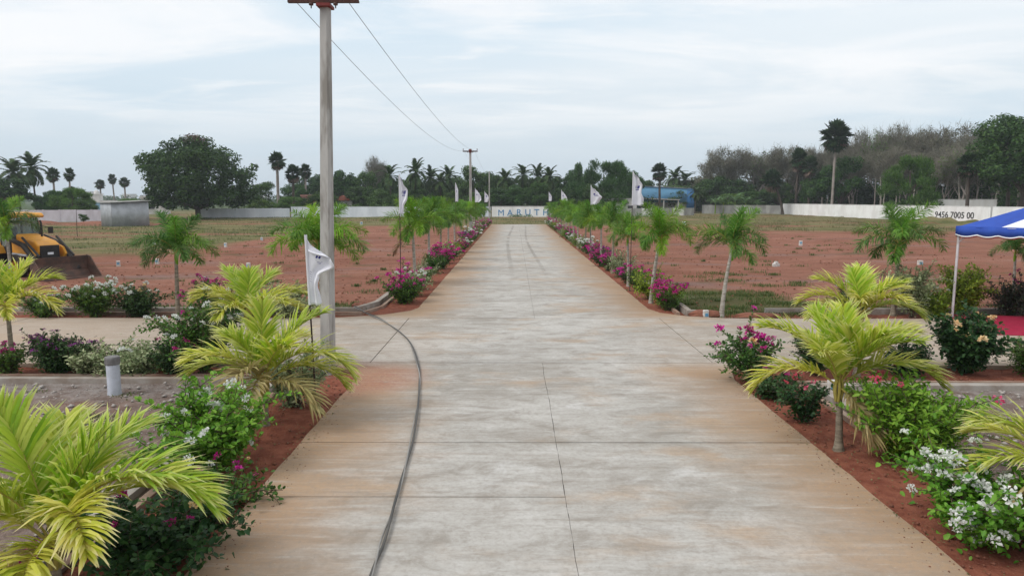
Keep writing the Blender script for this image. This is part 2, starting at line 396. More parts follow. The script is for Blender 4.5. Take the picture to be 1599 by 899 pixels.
M['white'] = leafmat('white_bract', [(0.66, 0.70, 0.64), (0.80, 0.80, 0.79), (0.74, 0.78, 0.70)], 0.3)
M['peach'] = leafmat('peach_petal', [(0.66, 0.40, 0.15), (0.74, 0.54, 0.28), (0.78, 0.64, 0.40)], 0.25)
M['pink'] = leafmat('pink_petal', [(0.62, 0.06, 0.14), (0.70, 0.12, 0.20)], 0.25)
M['grass'] = leafmat('grass_blade', [(0.045, 0.095, 0.02), (0.08, 0.13, 0.03), (0.14, 0.16, 0.05)], 0.3)
M['drygrass'] = leafmat('dry_grass_blade', [(0.16, 0.15, 0.06), (0.24, 0.20, 0.10), (0.10, 0.12, 0.04)], 0.3)

# ------------------------------------------------------------------ mesh helpers
def np_mesh(name, V, F, tip=None, smooth=False):
    V = np.asarray(V, np.float32); F = np.asarray(F, np.int32)
    me = bpy.data.meshes.new(name)
    k = F.shape[1]
    me.vertices.add(len(V)); me.vertices.foreach_set('co', V.ravel())
    me.loops.add(F.size); me.loops.foreach_set('vertex_index', F.ravel())
    me.polygons.add(len(F)); me.polygons.foreach_set('loop_start', np.arange(0, F.size, k, dtype=np.int32))
    if tip is not None:
        a = me.attributes.new('tip', 'FLOAT', 'POINT'); a.data.foreach_set('value', np.asarray(tip, np.float32))
    if smooth: me.polygons.foreach_set('use_smooth', np.ones(len(F), bool))
    me.update(calc_edges=True); me.validate()
    return me


class MB:
    def __init__(s): s.v, s.f, s.mi, s.sm = [], [], [], []
    def _add(s, vs, fs, mi=0, smooth=False):
        o = len(s.v); s.v += [tuple(q) for q in vs]
        for f in fs: s.f.append(tuple(i + o for i in f)); s.mi.append(mi); s.sm.append(smooth)
    def box(s, x0, x1, y0, y1, z0, z1, mi=0, mat=None):
        vs = [Vector((x, y, z)) for z in (z0, z1) for y in (y0, y1) for x in (x0, x1)]
        if mat is not None: vs = [mat @ v for v in vs]
        s._add(vs, [(0, 2, 3, 1), (4, 5, 7, 6), (0, 1, 5, 4), (2, 6, 7, 3), (0, 4, 6, 2), (1, 3, 7, 5)], mi)
        return s
    def tube(s, pts, rad, n=6, mi=0, cap=True, smooth=True):
        pts = [Vector(p) for p in pts]
        if not isinstance(rad, (list, tuple)): rad = [rad] * len(pts)
        rings = []; ref = Vector((0.13, 0.31, 0.94))
        for i, p_ in enumerate(pts):
            t_ = (pts[min(i + 1, len(pts) - 1)] - pts[max(i - 1, 0)])
            t_ = t_.normalized() if t_.length > 1e-9 else Vector((0, 0, 1))
            if abs(t_.dot(ref)) > 0.97: ref = Vector((0.94, 0.13, 0.31))
            u_ = t_.cross(ref).normalized(); w_ = t_.cross(u_)
            rings.append([p_ + (u_ * math.cos(2 * math.pi * k / n) + w_ * math.sin(2 * math.pi * k / n)) * rad[i] for k in range(n)])
        vs = [v for r in rings for v in r]
        fs = [(i * n + k, i * n + (k + 1) % n, (i + 1) * n + (k + 1) % n, (i + 1) * n + k) for i in range(len(pts) - 1) for k in range(n)]
        s._add(vs, fs, mi, smooth)
        if cap:
            s._add(rings[0][::-1], [tuple(range(n))], mi); s._add(rings[-1], [tuple(range(n))], mi)
        return s
    def lathe(s, prof, n=16, mi=0, M4=None, smooth=True):
        vs = [Vector((r * math.cos(2 * math.pi * k / n), r * math.sin(2 * math.pi * k / n), z)) for r, z in prof for k in range(n)]
        if M4 is not None: vs = [M4 @ v for v in vs]
        fs = [(i * n + k, i * n + (k + 1) % n, (i + 1) * n + (k + 1) % n, (i + 1) * n + k) for i in range(len(prof) - 1) for k in range(n)]
        s._add(vs, fs, mi, smooth)
        return s
    def poly(s, pts2, z0, z1, mi=0):
        n = len(pts2)
        vs = [(a, b, z0) for a, b in pts2] + [(a, b, z1) for a, b in pts2]
        fs = [tuple(range(n))[::-1], tuple(range(n, 2 * n))] + [(i, (i + 1) % n, n + (i + 1) % n, n + i) for i in range(n)]
        s._add(vs, fs, mi); return s
    def prism(s, prof, y0, y1, mi=0, M4=None):
        """polygon in x-z extruded along y"""
        n = len(prof)
        vs = [Vector((a, y0, c_)) for a, c_ in prof] + [Vector((a, y1, c_)) for a, c_ in prof]
        if M4 is not None: vs = [M4 @ v for v in vs]
        fs = [tuple(range(n)), tuple(range(n, 2 * n))[::-1]] + [(i, n + i, n + (i + 1) % n, (i + 1) % n) for i in range(n)]
        s._add(vs, fs, mi); return s
    def mesh(s, name, mats):
        me = bpy.data.meshes.new(name); me.from_pydata(s.v, [], s.f)
        for m_ in mats: me.materials.append(m_)
        me.polygons.foreach_set('material_index', s.mi); me.polygons.foreach_set('use_smooth', s.sm)
        me.update(); return me
    def build(s, name, mats, parent=None, bevel=0.0):
        if not isinstance(mats, (list, tuple)): mats = [mats]
        o = link_obj(name, s.mesh(name, mats), parent)
        if bevel:
            bv = o.modifiers.new('bevel', 'BEVEL'); bv.width = bevel; bv.segments = 2; bv.limit_method = 'ANGLE'
        return o


def link_obj(name, me, parent=None, mat=None):
    o = bpy.data.objects.new(name, me); COL.objects.link(o)
    if mat is not None and me is not None and not me.materials: me.materials.append(mat)
    if parent: o.parent = parent
    return o


def tag(o, label, cat, group=None):
    o['label'] = label; o['category'] = cat
    if group: o['group'] = group
    return o


def thing(name, label, cat, loc=(0, 0, 0), rz=0.0, group=None):
    o = bpy.data.objects.new(name, None); COL.objects.link(o)
    o.location = loc; o.rotation_euler = (0, 0, rz); o.empty_display_size = 0.2
    return tag(o, label, cat, group)


def struct(o): o['kind'] = 'structure'; return o
def stuff(o): o['kind'] = 'stuff'; return o


def copy_tree(o, parent=None):
    c_ = o.copy(); COL.objects.link(c_); c_.parent = parent
    for ch in [k for k in KIDS.get(o, [])]: KIDS.setdefault(c_, []).append(copy_tree(ch, c_))
    return c_


KIDS = {}
def kids(o):
    KIDS[o] = list(o.children)
    for c_ in o.children: kids(c_)
    return o


ORD = ['first', 'second', 'third', 'fourth', 'fifth', 'sixth', 'seventh', 'eighth', 'ninth', 'tenth', 'eleventh', 'twelfth', 'thirteenth',
       'fourteenth', 'fifteenth', 'sixteenth', 'seventeenth', 'eighteenth', 'nineteenth', 'twentieth', 'twenty-first', 'twenty-second', 'twenty-third', 'twenty-fourth', 'twenty-fifth']

# ------------------------------------------------------------------ ground, road, beds, kerbs
def fbm(x, y, s): return mnoise.fractal((x * s, y * s, 3.7), 1.0, 2.0, 4)

xs = [-5000, -2200, -1000, -500, -260, -170] + list(np.arange(-120, 121, 1.25)) + [170, 260, 500, 1000, 2200, 5000]
ys = [-900, -300, -90, -30, -12] + list(np.arange(-6, 170.1, 1.25)) + [200, 260, 400, 700, 1300, 2600, 6000]
V = []
for yy in ys:
    for xx in xs:
        road = (-3.0 < xx < 4.1 and yy < 91) or (13.3 < yy < 19.3 and abs(xx) < 45)
        zz = -0.13
        if not road and abs(xx) < 125 and -8 < yy < 175:
            zz = -0.085 + 0.035 * fbm(xx, yy, 0.35)
            if yy < 12 and (xx < -4.7 or xx > 5.7): zz += 0.06
            dist = min(abs(xx + 3.0) if xx < 0 else abs(xx - 4.1), abs(yy - 13.3), abs(yy - 19.3))
            zz += min(1.0, max(0.0, (dist - 2.5) / 6)) * (0.10 * fbm(xx + 31, yy, 0.11) + 0.05 * fbm(xx, yy * 2.2, 0.25))
            zz += 0.45 * max(0, fbm(xx, yy, 0.3) + 0.55) * math.exp(-((yy - 93) / 2.2) ** 2) * (1 if -72 < xx < -46 else 0)
            zz += 1.0 * max(0, fbm(xx, yy, 0.33) + 0.6) * math.exp(-((yy - 90) / 4.0) ** 2 - ((xx - 55) / 6.0) ** 2)
            zz += 0.5 * max(0, fbm(xx, yy, 0.5) + 0.3) * math.exp(-((yy - 86) / 2.0) ** 2 - ((xx - 23) / 5.0) ** 2)
        V.append((xx, yy, zz))
nx = len(xs)
F = [(j * nx + i, j * nx + i + 1, (j + 1) * nx + i + 1, (j + 1) * nx + i) for j in range(len(ys) - 1) for i in range(nx - 1)]
struct(link_obj('ground', np_mesh('ground', V, F, smooth=True), None, M['ground']))

rb = MB(); rb.box(-2.85, 3.98, -5.9, 89.9, -0.2, -0.055); rb.box(-44.9, -2.86, 13.9, 19.0, -0.2, -0.058); rb.box(3.99, 44.9, 13.9, 19.0, -0.2, -0.058)
road = struct(rb.build('road', M['kerb_red']))
rng = random.Random(5)
def rough_edge(pts, rough):
    out = []
    for i, (a, b_) in enumerate(pts):
        out.append((a, b_))
        if i in rough:
            c_, d_ = pts[(i + 1) % len(pts)]
            mid_ = abs(a - XC) < .02 and abs(c_ - XC) < .02; am = .003 if mid_ else .014
            L_ = math.hypot(c_ - a, d_ - b_); n_ = int(L_ / (0.11 if mid_ else 0.35))
            for k in range(1, n_):
                t_ = k / n_; out.append((a + (c_ - a) * t_ + rng.uniform(-am, am) + (mid_ and .012 * fbm(1.0, b_ + (d_ - b_) * t_, 1.3)), b_ + (d_ - b_) * t_ + rng.uniform(-am, am)))
    return out
def slab(pts, rough=()):
    s_ = MB(); s_.poly(rough_edge(pts, rough), -0.11, rng.uniform(-0.003, 0.003)); s_.build('slab', M['concrete'], road)
G = 0.010
XL, XC, XR = -2.92, 0.57, 4.05
GC = 0.0028; GJ = 0.018
rows = [-6, -1.0, 4.6, 9.15]
for a, b_ in zip(rows[:-1], rows[1:]):
    if b_ == 9.15:
        slab([(XL, a + G), (XC - GC, a + G), (XC - GC, 7.4 - G), (XL, 7.4 - G)], (1, 3))
        slab([(XL, 7.4 + G), (XC - GC, 7.4 + G), (XC - GC, b_ - G), (XL, b_ - G)], (1, 3))
    else: slab([(XL, a + G), (XC - GC, a + G), (XC - GC, b_ - G), (XL, b_ - G)], (3,))
    slab([(XC + GC, a + G), (XR, a + G), (XR, b_ - G), (XC + GC, b_ - G)], (1, 3))
slab([(XL, 9.15 + G), (XC - GC, 9.15 + G), (XC - GC, 13.8 - GJ), (-4.9, 13.8 - GJ), (-4.9, 13.69), (-4.3, 13.67), (-3.72, 13.58), (-3.22, 13.25), (-2.99, 12.75), (XL, 12.1)], (1, 9))
slab([(XC + GC, 9.15 + G), (XR, 9.15 + G), (XR, 12.45), (4.17, 13.0), (4.5, 13.4), (5.2, 13.58), (5.9, 13.6), (5.9, 13.8 - GJ), (XC + GC, 13.8 - GJ)], (1, 8))
slab([(XL, 13.8 + GJ), (XR - .03, 13.8 + GJ), (XR - .03, 19.1 - GJ), (XL, 19.1 - GJ)])
slab([(-8.5, 13.68), (-4.91, 13.69), (-4.91, 13.8 + GJ), (XL - 2 * G, 13.8 + GJ), (XL - 2 * G, 19.1 - GJ), (-8.5, 19.1)], (5,))
slab([(XR - .03 + 2 * G, 13.8 + GJ), (5.91, 13.8 + GJ), (5.91, 13.6), (9.5, 13.58), (9.5, 19.05), (XR - .03 + 2 * G, 19.1 - GJ)])
xx = -8.5
while xx > -44: slab([(xx - 5 + G, 13.68), (xx - G, 13.68), (xx - G, 19.1), (xx - 5 + G, 19.1)], (0, 2)); xx -= 5
xx = 9.5
while xx < 44: slab([(xx + G, 13.58), (xx + 5 - G, 13.58), (xx + 5 - G, 19.05), (xx + G, 19.05)], (0, 2)); xx += 5
slab([(XC - GC, 19.1 + GJ), (XC - GC, 23.7 - G), (XL, 23.7 - G), (XL, 20.95), (-3.08, 20.4), (-3.75, 19.7), (-4.9, 19.2), (-6.5, 19.1 + GJ)], (2,))
slab([(XC + GC, 19.1 + GJ), (6.9, 19.08), (5.9, 19.12), (4.9, 19.45), (4.25, 20.05), (XR, 20.8), (XR, 23.7 - G), (XC + GC, 23.7 - G)], (5,))
yy = 23.7
while yy < 89.5:
    e = min(yy + 4.74, 90.0)
    slab([(XL, yy + G), (XC - GC, yy + G), (XC - GC, e - G), (XL, e - G)], (3,))
    slab([(XC + GC, yy + G), (XR, yy + G), (XR, e - G), (XC + GC, e - G)], (1,))
    yy = e


def bed(x0, x1, y0, y1, dz=0.0):
    step = 0.17 if (y1 - y0) * (x1 - x0) < 60 else 0.3
    ax = np.linspace(x0, x1, max(3, int((x1 - x0) / step))); ay = np.linspace(y0, y1, max(3, int((y1 - y0) / step)))
    V = [(a, b_, -0.045 + dz + 0.035 * fbm(a, b_, 1.6) + 0.018 * fbm(a, b_, 5)) for b_ in ay for a in ax]
    n_ = len(ax)
    F = [(j * n_ + i, j * n_ + i + 1, (j + 1) * n_ + i + 1, (j + 1) * n_ + i) for j in range(len(ay) - 1) for i in range(n_ - 1)]
    o = link_obj('planting_bed', np_mesh('planting_bed', V, F, smooth=True), None, M['bed']); struct(o)
bed(-4.05, -2.75, 0, 12.8); bed(3.9, 5.1, 0, 12.8)
bed(-40, -2.8, 12.7, 13.9, -0.03); bed(3.95, 40, 12.3, 13.8, -0.03)
bed(-40, -3.3, 18.95, 20.05, -0.03); bed(4.4, 40, 18.95, 20.2, -0.03)
bed(-4.1, -2.75, 19.9, 90); bed(3.95, 4.95, 19.6, 90)


def kerb(path, w, z1, mat):
    """a low wall along a path, mitred at its corners"""
    pts = [Vector(p_) for p_ in path]; L_, R_ = [], []
    for i, p_ in enumerate(pts):
        a = (p_ - pts[i - 1]).normalized() if i else None
        b_ = (pts[i + 1] - p_).normalized() if i < len(pts) - 1 else None
        t_ = ((a or b_) + (b_ or a)).normalized(); n_ = Vector((-t_.y, t_.x))
        k = 1 / max(0.4, n_.dot(Vector((-(a or b_).y, (a or b_).x))))
        L_.append(p_ + n_ * w / 2 * k); R_.append(p_ - n_ * w / 2 * k)
    mb = MB()
    for i in range(len(pts) - 1):
        a, b_, c_, d_ = R_[i], R_[i + 1], L_[i + 1], L_[i]
        mb._add([(q_.x, q_.y, z_) for z_ in (-0.2, z1) for q_ in (a, b_, c_, d_)],
                [(4, 5, 6, 7), (0, 1, 5, 4), (2, 3, 7, 6)] + ([(0, 4, 7, 3)] if i == 0 else []) + ([(1, 2, 6, 5)] if i == len(pts) - 2 else []))
    struct(mb.build('kerb', mat))
kerb([(-4.10, 0), (-4.10, 12.78), (-40, 12.78)], 0.10, 0.012, M['kerb_red'])
kerb([(-4.36, 0), (-4.36, 12.47), (-40, 12.47)], 0.17, 0.03, M['kerb_light'])
kerb([(5.10, 0), (5.10, 12.32), (40, 12.32)], 0.10, 0.012, M['kerb_red'])
kerb([(5.36, 0), (5.36, 12.02), (40, 12.02)], 0.20, 0.04, M['kerb_light'])
kerb([(-40, 20.03), (-4.45, 20.03), (-4.08, 21.2), (-4.08, 90)], 0.10, 0.02, M['kerb_red'])
kerb([(-40, 20.36), (-4.75, 20.36), (-4.33, 21.7), (-4.33, 90)], 0.15, 0.095, M['kerb_light'])
kerb([(4.72, 19.75), (4.85, 22.5), (4.85, 90)], 0.10, 0.05, M['kerb_red'])
kerb([(5.30, 19.72), (5.03, 19.72), (5.12, 22.5), (5.12, 90)], 0.14, 0.13, M['kerb_light'])
kerb([(7.4, 20.28), (40, 20.28)], 0.14, 0.09, M['kerb_light'])

# ------------------------------------------------------------------ palms: fronds
def frond_mesh(rng, L, e0, bend, n=48, ll=0.42, lw=0.022, vee=0.35, droop=0.25, start=0.16, plume=0.0, rr=0.012, jit=0.12, a0=62, a1=28, mats=None, seg=3, pw=1.25, lvar=.15):
    K = 16
    P, T = [Vector((0, 0, 0))], []
    side_bow = rng.uniform(-0.25, 0.25)
    for k in range(K):
        s_ = (k + 0.5) / K
        a = R(e0) - R(bend) * s_ ** pw
        yaw = side_bow * s_
        t_ = Vector((math.cos(a) * math.cos(yaw), math.cos(a) * math.sin(yaw), math.sin(a)))
        T.append(t_); P.append(P[-1] + t_ * (L / K))
    T.append(T[-1])
    mb = MB(); mb.tube(P, [rr * (1.25 - 1.05 * k / K) for k in range(K + 1)], 4, mi=1, cap=False)
    tip = [0.0] * len(mb.v)
    for side in (-1, 1):
        for i in range(n):
            s_ = start + (1 - start) * (i + rng.uniform(0.2, 0.8)) / n
            kf = min(K - 1e-4, s_ * K); k0 = int(kf)
            p0 = P[k0].lerp(P[k0 + 1], kf - k0); t_ = T[k0]
            b_ = Vector((0, 0, 1)).cross(t_)
            b_ = b_.normalized() if b_.length > 0.05 else Vector((0, 1, 0))
            nr = t_.cross(b_)
            a = R(a0 + (a1 - a0) * s_ + rng.uniform(-8, 8))
            v_ = vee + rng.uniform(-jit, jit)
            if plume: v_ = rng.uniform(-plume, plume * 1.3)
            d_ = (t_ * math.cos(a) + b_ * (side * math.sin(a)) + nr * v_).normalized()
            prof = max(0.25, math.sin(math.pi * (0.16 + 0.76 * (s_ - start) / (1 - start)))) ** 0.8
            l_ = ll * prof * rng.uniform(1 - lvar, 1.1) * (rng.uniform(.35, .8) if lvar > .2 and rng.random() < .06 else 1)
            w_ = d_.cross(nr); w_ = (w_.normalized() + nr * rng.uniform(-.5, .5)).normalized()
            p_ = p0; vs = []; o_ = len(mb.v); wid = [0.55, 1.0, 0.75, 0.0] if seg == 3 else [0.7, 1.0, 0.0]
            for q_ in range(seg + 1):
                ww = w_ * (lw * wid[q_] * 0.5)
                if q_ < seg: vs += [p_ - ww, p_ + ww]; tip += [q_ / seg] * 2
                else: vs.append(p_); tip.append(1.0)
                p_ = p_ + d_ * (l_ / seg)
                d_ = (d_ + Vector((0, 0, -droop * rng.uniform(0.6, 1.4)))).normalized()
            fs = [(2 * q_, 2 * q_ + 1, 2 * q_ + 3, 2 * q_ + 2) for q_ in range(seg - 1)] + [(2 * seg - 2, 2 * seg - 1, 2 * seg)]
            mb._add(vs, fs, 0)
    me = mb.mesh('frond', mats)
    at = me.attributes.new('tip', 'FLOAT', 'POINT'); at.data.foreach_set('value', np.array(tip, np.float32))
    return me


def trunk_mesh(h, r0, r1, lean=(0, 0), n=10, rings=10, bulge=0.0, mats=None, ringed=0.06):
    mb = MB(); pts, rad = [], []
    K = rings * 2
    for k in range(K + 1):
        s_ = k / K
        pts.append((lean[0] * s_ ** 1.6, lean[1] * s_ ** 1.6, -0.08 + (h + 0.08) * s_))
        rad.append((r0 + (r1 - r0) * s_ + bulge * math.exp(-(s_ / 0.12) ** 2)) * (1 + (ringed if k % 2 else 0)))
    mb.tube(pts, rad, n)
    return mb.mesh('trunk', mats)


GM = [M['gold'], M['frond_stalk']]
GM2 = [M['goldgreen'], M['frond_stalk']]
rng = random.Random(11)
def golden_palm(x, y, h, label, fr, ll=0.42, lean=(0, 0), dry=()):
    """fr: list of (azimuth from +X, start elevation, length, bend)"""
    t = thing('golden_palm', label, 'palm', (x, y, -0.03), 0, 'golden palms in the roadside beds')
    link_obj('trunk', trunk_mesh(h, 0.052, 0.034, lean, 10, 9, 0.03, [M['bark_palm']]), t)
    for i, (az, e0, L, bd) in enumerate(fr):
        L *= .94
        o = link_obj('frond', frond_mesh(rng, L, e0, bd, int(64 * L / 1.4) + 8, ll * 1.15, 0.031, 0.42 if e0 > 30 else 0.2, 0.27, 0.18, a0=54, a1=20, jit=.30, lvar=.3, mats=GM2 if e0 > 66 else GM), t)
        o.location = (lean[0], lean[1], h - 0.03); o.rotation_euler = (0, 0, R(az))
        if dry and i in dry: o.data.materials[0] = M['drygold']; o['label'] = 'faded straw-coloured drooping frond'
    # leaf bases sheathing the crown
    mb = MB()
    for k in range(6):
        a = k * 1.05 + 0.3; mb.tube([(lean[0] + 0.03 * math.cos(a), lean[1] + 0.03 * math.sin(a), h - 0.22), (lean[0] + 0.055 * math.cos(a), lean[1] + 0.055 * math.sin(a), h - 0.05), (lean[0] + 0.04 * math.cos(a), lean[1] + 0.04 * math.sin(a), h + 0.08)], [0.02, 0.022, 0.012], 5)
    mb.build('crown_shaft', M['frond_stalk'], t)
    return t


def ring(seed, n=10, L=1.45, emin=20, emax=82):
    r_ = random.Random(seed); out = []
    for i in range(n):
        e = emax + (emin - emax) * i / (n - 1)
        out.append((i * 137.5 + r_.uniform(-18, 18) + seed * 40, e + r_.uniform(-6, 6), L * r_.uniform(0.85, 1.08) * (0.85 if e > 65 else 1), 62 + (90 - e) * 0.45 + r_.uniform(-10, 18)))
    return out
golden_palm(-3.8, 5.4, 0.52, 'large golden palm at the bottom left corner, its fronds sweeping over the kerb',
            [(150, 74, 1.5, 50), (-8, 68, 1.85, 122), (15, 58, 1.5, 105), (120, 62, 1.5, 60), (200, 55, 1.5, 80), (230, 72, 1.4, 60), (-40, 60, 1.55, 95), (60, 70, 1.35, 70), (170, 40, 1.4, 80), (-70, 35, 1.2, 80), (95, 45, 1.3, 70), (260, 25, 1.2, 70), (20, 82, 1.1, 40)], 0.46, dry=(11,))
golden_palm(-9.84, 13.3, 1.2, 'slim golden palm at the left edge beside the purple-flowered bush',
            [(20, 68, 1.25, 80), (60, 80, 1.1, 40), (-15, 50, 1.4, 110), (160, 60, 1.3, 85), (200, 45, 1.3, 95), (-60, 40, 1.1, 90), (100, 55, 1.2, 80), (250, 60, 1.1, 80), (140, 80, 1.0, 40)])
golden_palm(-5.15, 13.25, 1.12, 'golden palm behind the white-flowered shrub by the near edge of the cross road',
            [(140, 70, 1.25, 55), (5, 50, 1.45, 75), (172, 48, 1.4, 85), (60, 72, 1.15, 60), (-30, 55, 1.2, 85), (200, 62, 1.2, 80), (100, 82, 0.95, 30), (250, 45, 1.1, 90), (30, 35, 1.2, 80)])
golden_palm(-3.68, 9.95, 0.66, 'wide golden palm beside the leaning flag, one frond hanging to the soil',
            [(115, 80, 1.35, 35), (30, 74, 1.5, 60), (178, 44, 1.45, 95), (-4, 60, 1.75, 122), (12, 42, 1.45, 105), (205, 60, 1.3, 85), (-82, 40, 1.25, 150), (-100, 62, 1.1, 130), (70, 60, 1.3, 75), (150, 66, 1.3, 75), (-45, 70, 1.2, 70), (-135, 78, 1.0, 45), (-25, 25, 1.2, 90)], 0.45, (0, 0), (6, 7, 12))
golden_palm(6.55, 13.0, 1.15, 'golden palm by the cross road, half hidden behind a larger golden palm',
            [(165, 55, 1.35, 100), (20, 60, 1.35, 80), (60, 74, 1.15, 50), (150, 70, 1.2, 70), (-5, 42, 1.3, 95), (190, 42, 1.2, 95), (100, 82, 0.95, 30), (-60, 60, 1.1, 80), (240, 60, 1.1, 80), (-30, 70, 1.1, 60)])
golden_palm(4.38, 9.04, 0.86, 'full golden palm with bare trunk rising from the red bed on the right',
            [(168, 68, 1.5, 70), (10, 64, 1.6, 78), (180, 42, 1.35, 100), (-8, 48, 1.6, 105), (60, 78, 1.2, 40), (120, 80, 1.15, 35), (-60, 74, 1.1, 45), (-30, 68, 1.3, 65), (220, 66, 1.2, 70), (90, 55, 1.3, 70), (-100, 80, 0.95, 30), (35, 52, 1.45, 80), (-75, -10, .9, 70)], 0.45, (-0.04, 0.02), (12,))
golden_palm(5.62, 6.55, 0.5, 'golden palm cut by the right edge, dry yellow fronds reaching inward',
            [(172, 52, 1.35, 112), (186, 30, 1.3, 120), (150, 66, 1.3, 80), (120, 50, 1.3, 80), (60, 70, 1.3, 60), (0, 55, 1.4, 80), (-60, 60, 1.2, 80), (215, 55, 1.1, 90), (-20, 75, 1.2, 50)], dry=(1,))

# foxtail palms: shared fronds and trunks
rng = random.Random(23)
def fox_fronds(mat, n=3, **k):
    return [[frond_mesh(rng, L * rng.uniform(.95, 1.05), e, bd, 92, 0.40, 0.019, 0.2, 0.55, 0.16, plume=1.0, rr=0.012, lvar=.25, mats=[mat, M['frond_stalk']], seg=2) for _ in range(n)]
            for e, bd, L in ((84, 55, 1.2), (70, 120, 1.3), (54, 135, 1.2), (22, 100, .95))]
FOX = {'fox': fox_fronds(M['fox']), 'lime': fox_fronds(M['foxlime'], 2), 'dark': fox_fronds(M['foxdark'], 2)}
FOXB = [frond_mesh(rng, 1.0, -20, 60, 40, 0.36, 0.04, 0.1, 0.3, 0.2, plume=0.5, mats=[M['foxbrown'], M['frond_stalk']], seg=2)]
FTR = [trunk_mesh(1.75, 0.062, 0.04, l_, 8, 8, 0.02, [M[b_]], 0.05) for l_, b_ in (((0.05, 0.0), 'bark_palm'), ((-0.06, 0.02), 'bark_pale'), ((0.0, 0.05), 'bark_pale'), ((0.22, 0.0), 'bark_pale'))]
FLEAN = [(0.05, 0.0), (-0.06, 0.02), (0.0, 0.05), (0.22, 0.0)]
def foxtail(x, y, label, sc=1.0, tr=0, kinds=('fox',), n=9, rz=0.0, group=None, stretch=1.0, brown=0, custom=None, wide=1.0):
    t = thing('foxtail_palm', label, 'palm', (x, y, -0.05), 0, group)
    o = link_obj('trunk', FTR[tr], t); o.scale = (sc, sc, sc * stretch)
    lx, ly = FLEAN[tr]
    r_ = random.Random(int(x * 31 + y * 77))
    spec = custom or [(i * 137.5 + rz + r_.uniform(-20, 20), min(3, int(i * 3.6 / n)), kinds[i % len(kinds)], 1.0) for i in range(n)]
    for az, tier, kd, s_ in spec:
        f = link_obj('frond', r_.choice(FOX[kd][tier]), t)
        f.location = (lx * sc, ly * sc, 1.72 * sc * stretch); f.rotation_euler = (r_.uniform(-.15, .15), 0, R(az)); q_ = sc * s_ * wide * r_.uniform(.9, 1.1); f.scale = (q_, q_, q_ / wide)
    for k in range(brown):
        f = link_obj('frond', FOXB[0], t); f.location = (lx * sc, ly * sc, 1.6 * sc * stretch); f.rotation_euler = (0, 0, R(200 + 140 * k)); f.scale = (sc,) * 3
        f['label'] = 'dead brown frond'
    mb = MB(); mb.tube([(0, 0, 1.45 * stretch), (0, 0, 1.62 * stretch), (0, 0, 1.9 * stretch)], [0.04, 0.055, 0.02], 7)
    c_ = mb.build('crown_shaft', M['foxlime'], t); c_.location = (lx * sc, ly * sc, 0); c_.scale = (sc,) * 3
    return t
foxtail(-21.6, 29.6, 'lime green foxtail palm standing in front of the orange backhoe loader', 1.22, 1, ('lime', 'lime', 'dark'), 11, 30)
foxtail(-9.55, 19.45, 'dark green foxtail palm across the cross road, in front of the big round tree', 1.04, 0, ('dark', 'dark', 'fox'), 13, 10, wide=1.12)
foxtail(-5.5, 19.7, 'broad bright foxtail palm standing right behind the nearest utility pole', 1.15, 1, ('fox', 'lime'), 14, 70, wide=1.2)
foxtail(5.9, 19.55, 'slender leaning foxtail palm at the right corner of the cross road', 1.06, 3, ('fox', 'dark'), 11, 0, stretch=1.05)
foxtail(11.03, 20.0, 'large foxtail palm behind the golden palms, right of the crossing', 1.10, 0, ('fox', 'dark'), 13, 40, stretch=1.05, wide=1.15)
foxtail(17.0, 23.5, 'foxtail palm beyond the blue and white canopy tent', 0.85, 1, ('dark',), 9, 20)
LEFT_Y = [26.8, 32.2, 37.4, 42.1, 46.7, 51.3, 56.0, 60.5, 65.0, 69.5, 74.0, 78.5, 83.0, 87.2]
RIGHT_Y = [22.06, 26.4, 31.0, 35.6, 39.6, 43.6, 47.6, 51.6, 56.0, 60.5, 65.0, 69.5, 74.0, 78.5, 83.0, 87.0]
for i, yy in enumerate(LEFT_Y):
    foxtail(-3.93 + rng.uniform(-.08, .08), yy, ORD[i] + ' foxtail palm from the crossing in the row left of the road', rng.uniform(.94, 1.16) * (1 if i < 9 else .84), (1, 2, 0, 2)[i % 4], (('lime', 'fox'), ('fox', 'dark'), ('fox', 'fox'))[i % 3], rng.choice((11, 12, 14)), rng.uniform(0, 360), 'foxtail palms left of the road', brown=1 if i == 0 else 0, wide=1.0, stretch=rng.uniform(1.05, 1.22))
for i, yy in enumerate(RIGHT_Y):
    foxtail(4.42 + rng.uniform(-.08, .08) + max(0, yy - 60) * .008, yy, ORD[i] + ' foxtail palm from the crossing in the row right of the road', rng.uniform(.92, 1.14) * (0.88 if i == 1 else 1 if i < 10 else .82), 3 if i == 0 else (2, 1, 0)[i % 3], (('fox', 'lime'), ('fox', 'fox'), ('fox', 'dark'))[i % 3], rng.choice((11, 12, 14)), rng.uniform(0, 360), 'foxtail palms right of the road', wide=1.0, stretch=rng.uniform(1.05, 1.22))

# ------------------------------------------------------------------ shrubs
def leaf_np(P, D, N, L, W):
    """folded pointed leaves: 6 vertices, two quads each"""
    P, D, N = (np.asarray(a, np.float64) for a in (P, D, N))
    D = D / (np.linalg.norm(D, axis=1, keepdims=True) + 1e-9)
    B = np.cross(D, N); B /= (np.linalg.norm(B, axis=1, keepdims=True) + 1e-9)
    U = np.cross(B, D)
    L = np.asarray(L)[:, None]; W = np.asarray(W)[:, None]
    v = [P, P + D * L * .3 + B * W * .5 + U * W * .22, P + D * L * .7 + B * W * .4 + U * W * .12, P + D * L - U * W * .1,
         P + D * L * .7 - B * W * .4 + U * W * .12, P + D * L * .3 - B * W * .5 + U * W * .22]
    V = np.stack(v, 1).reshape(-1, 3)
    o = np.arange(len(P))[:, None] * 6
    F = np.concatenate([o + np.array([[0, 1, 2, 3]]), o + np.array([[0, 3, 4, 5]])], 1).reshape(-1, 4)
    return V, F


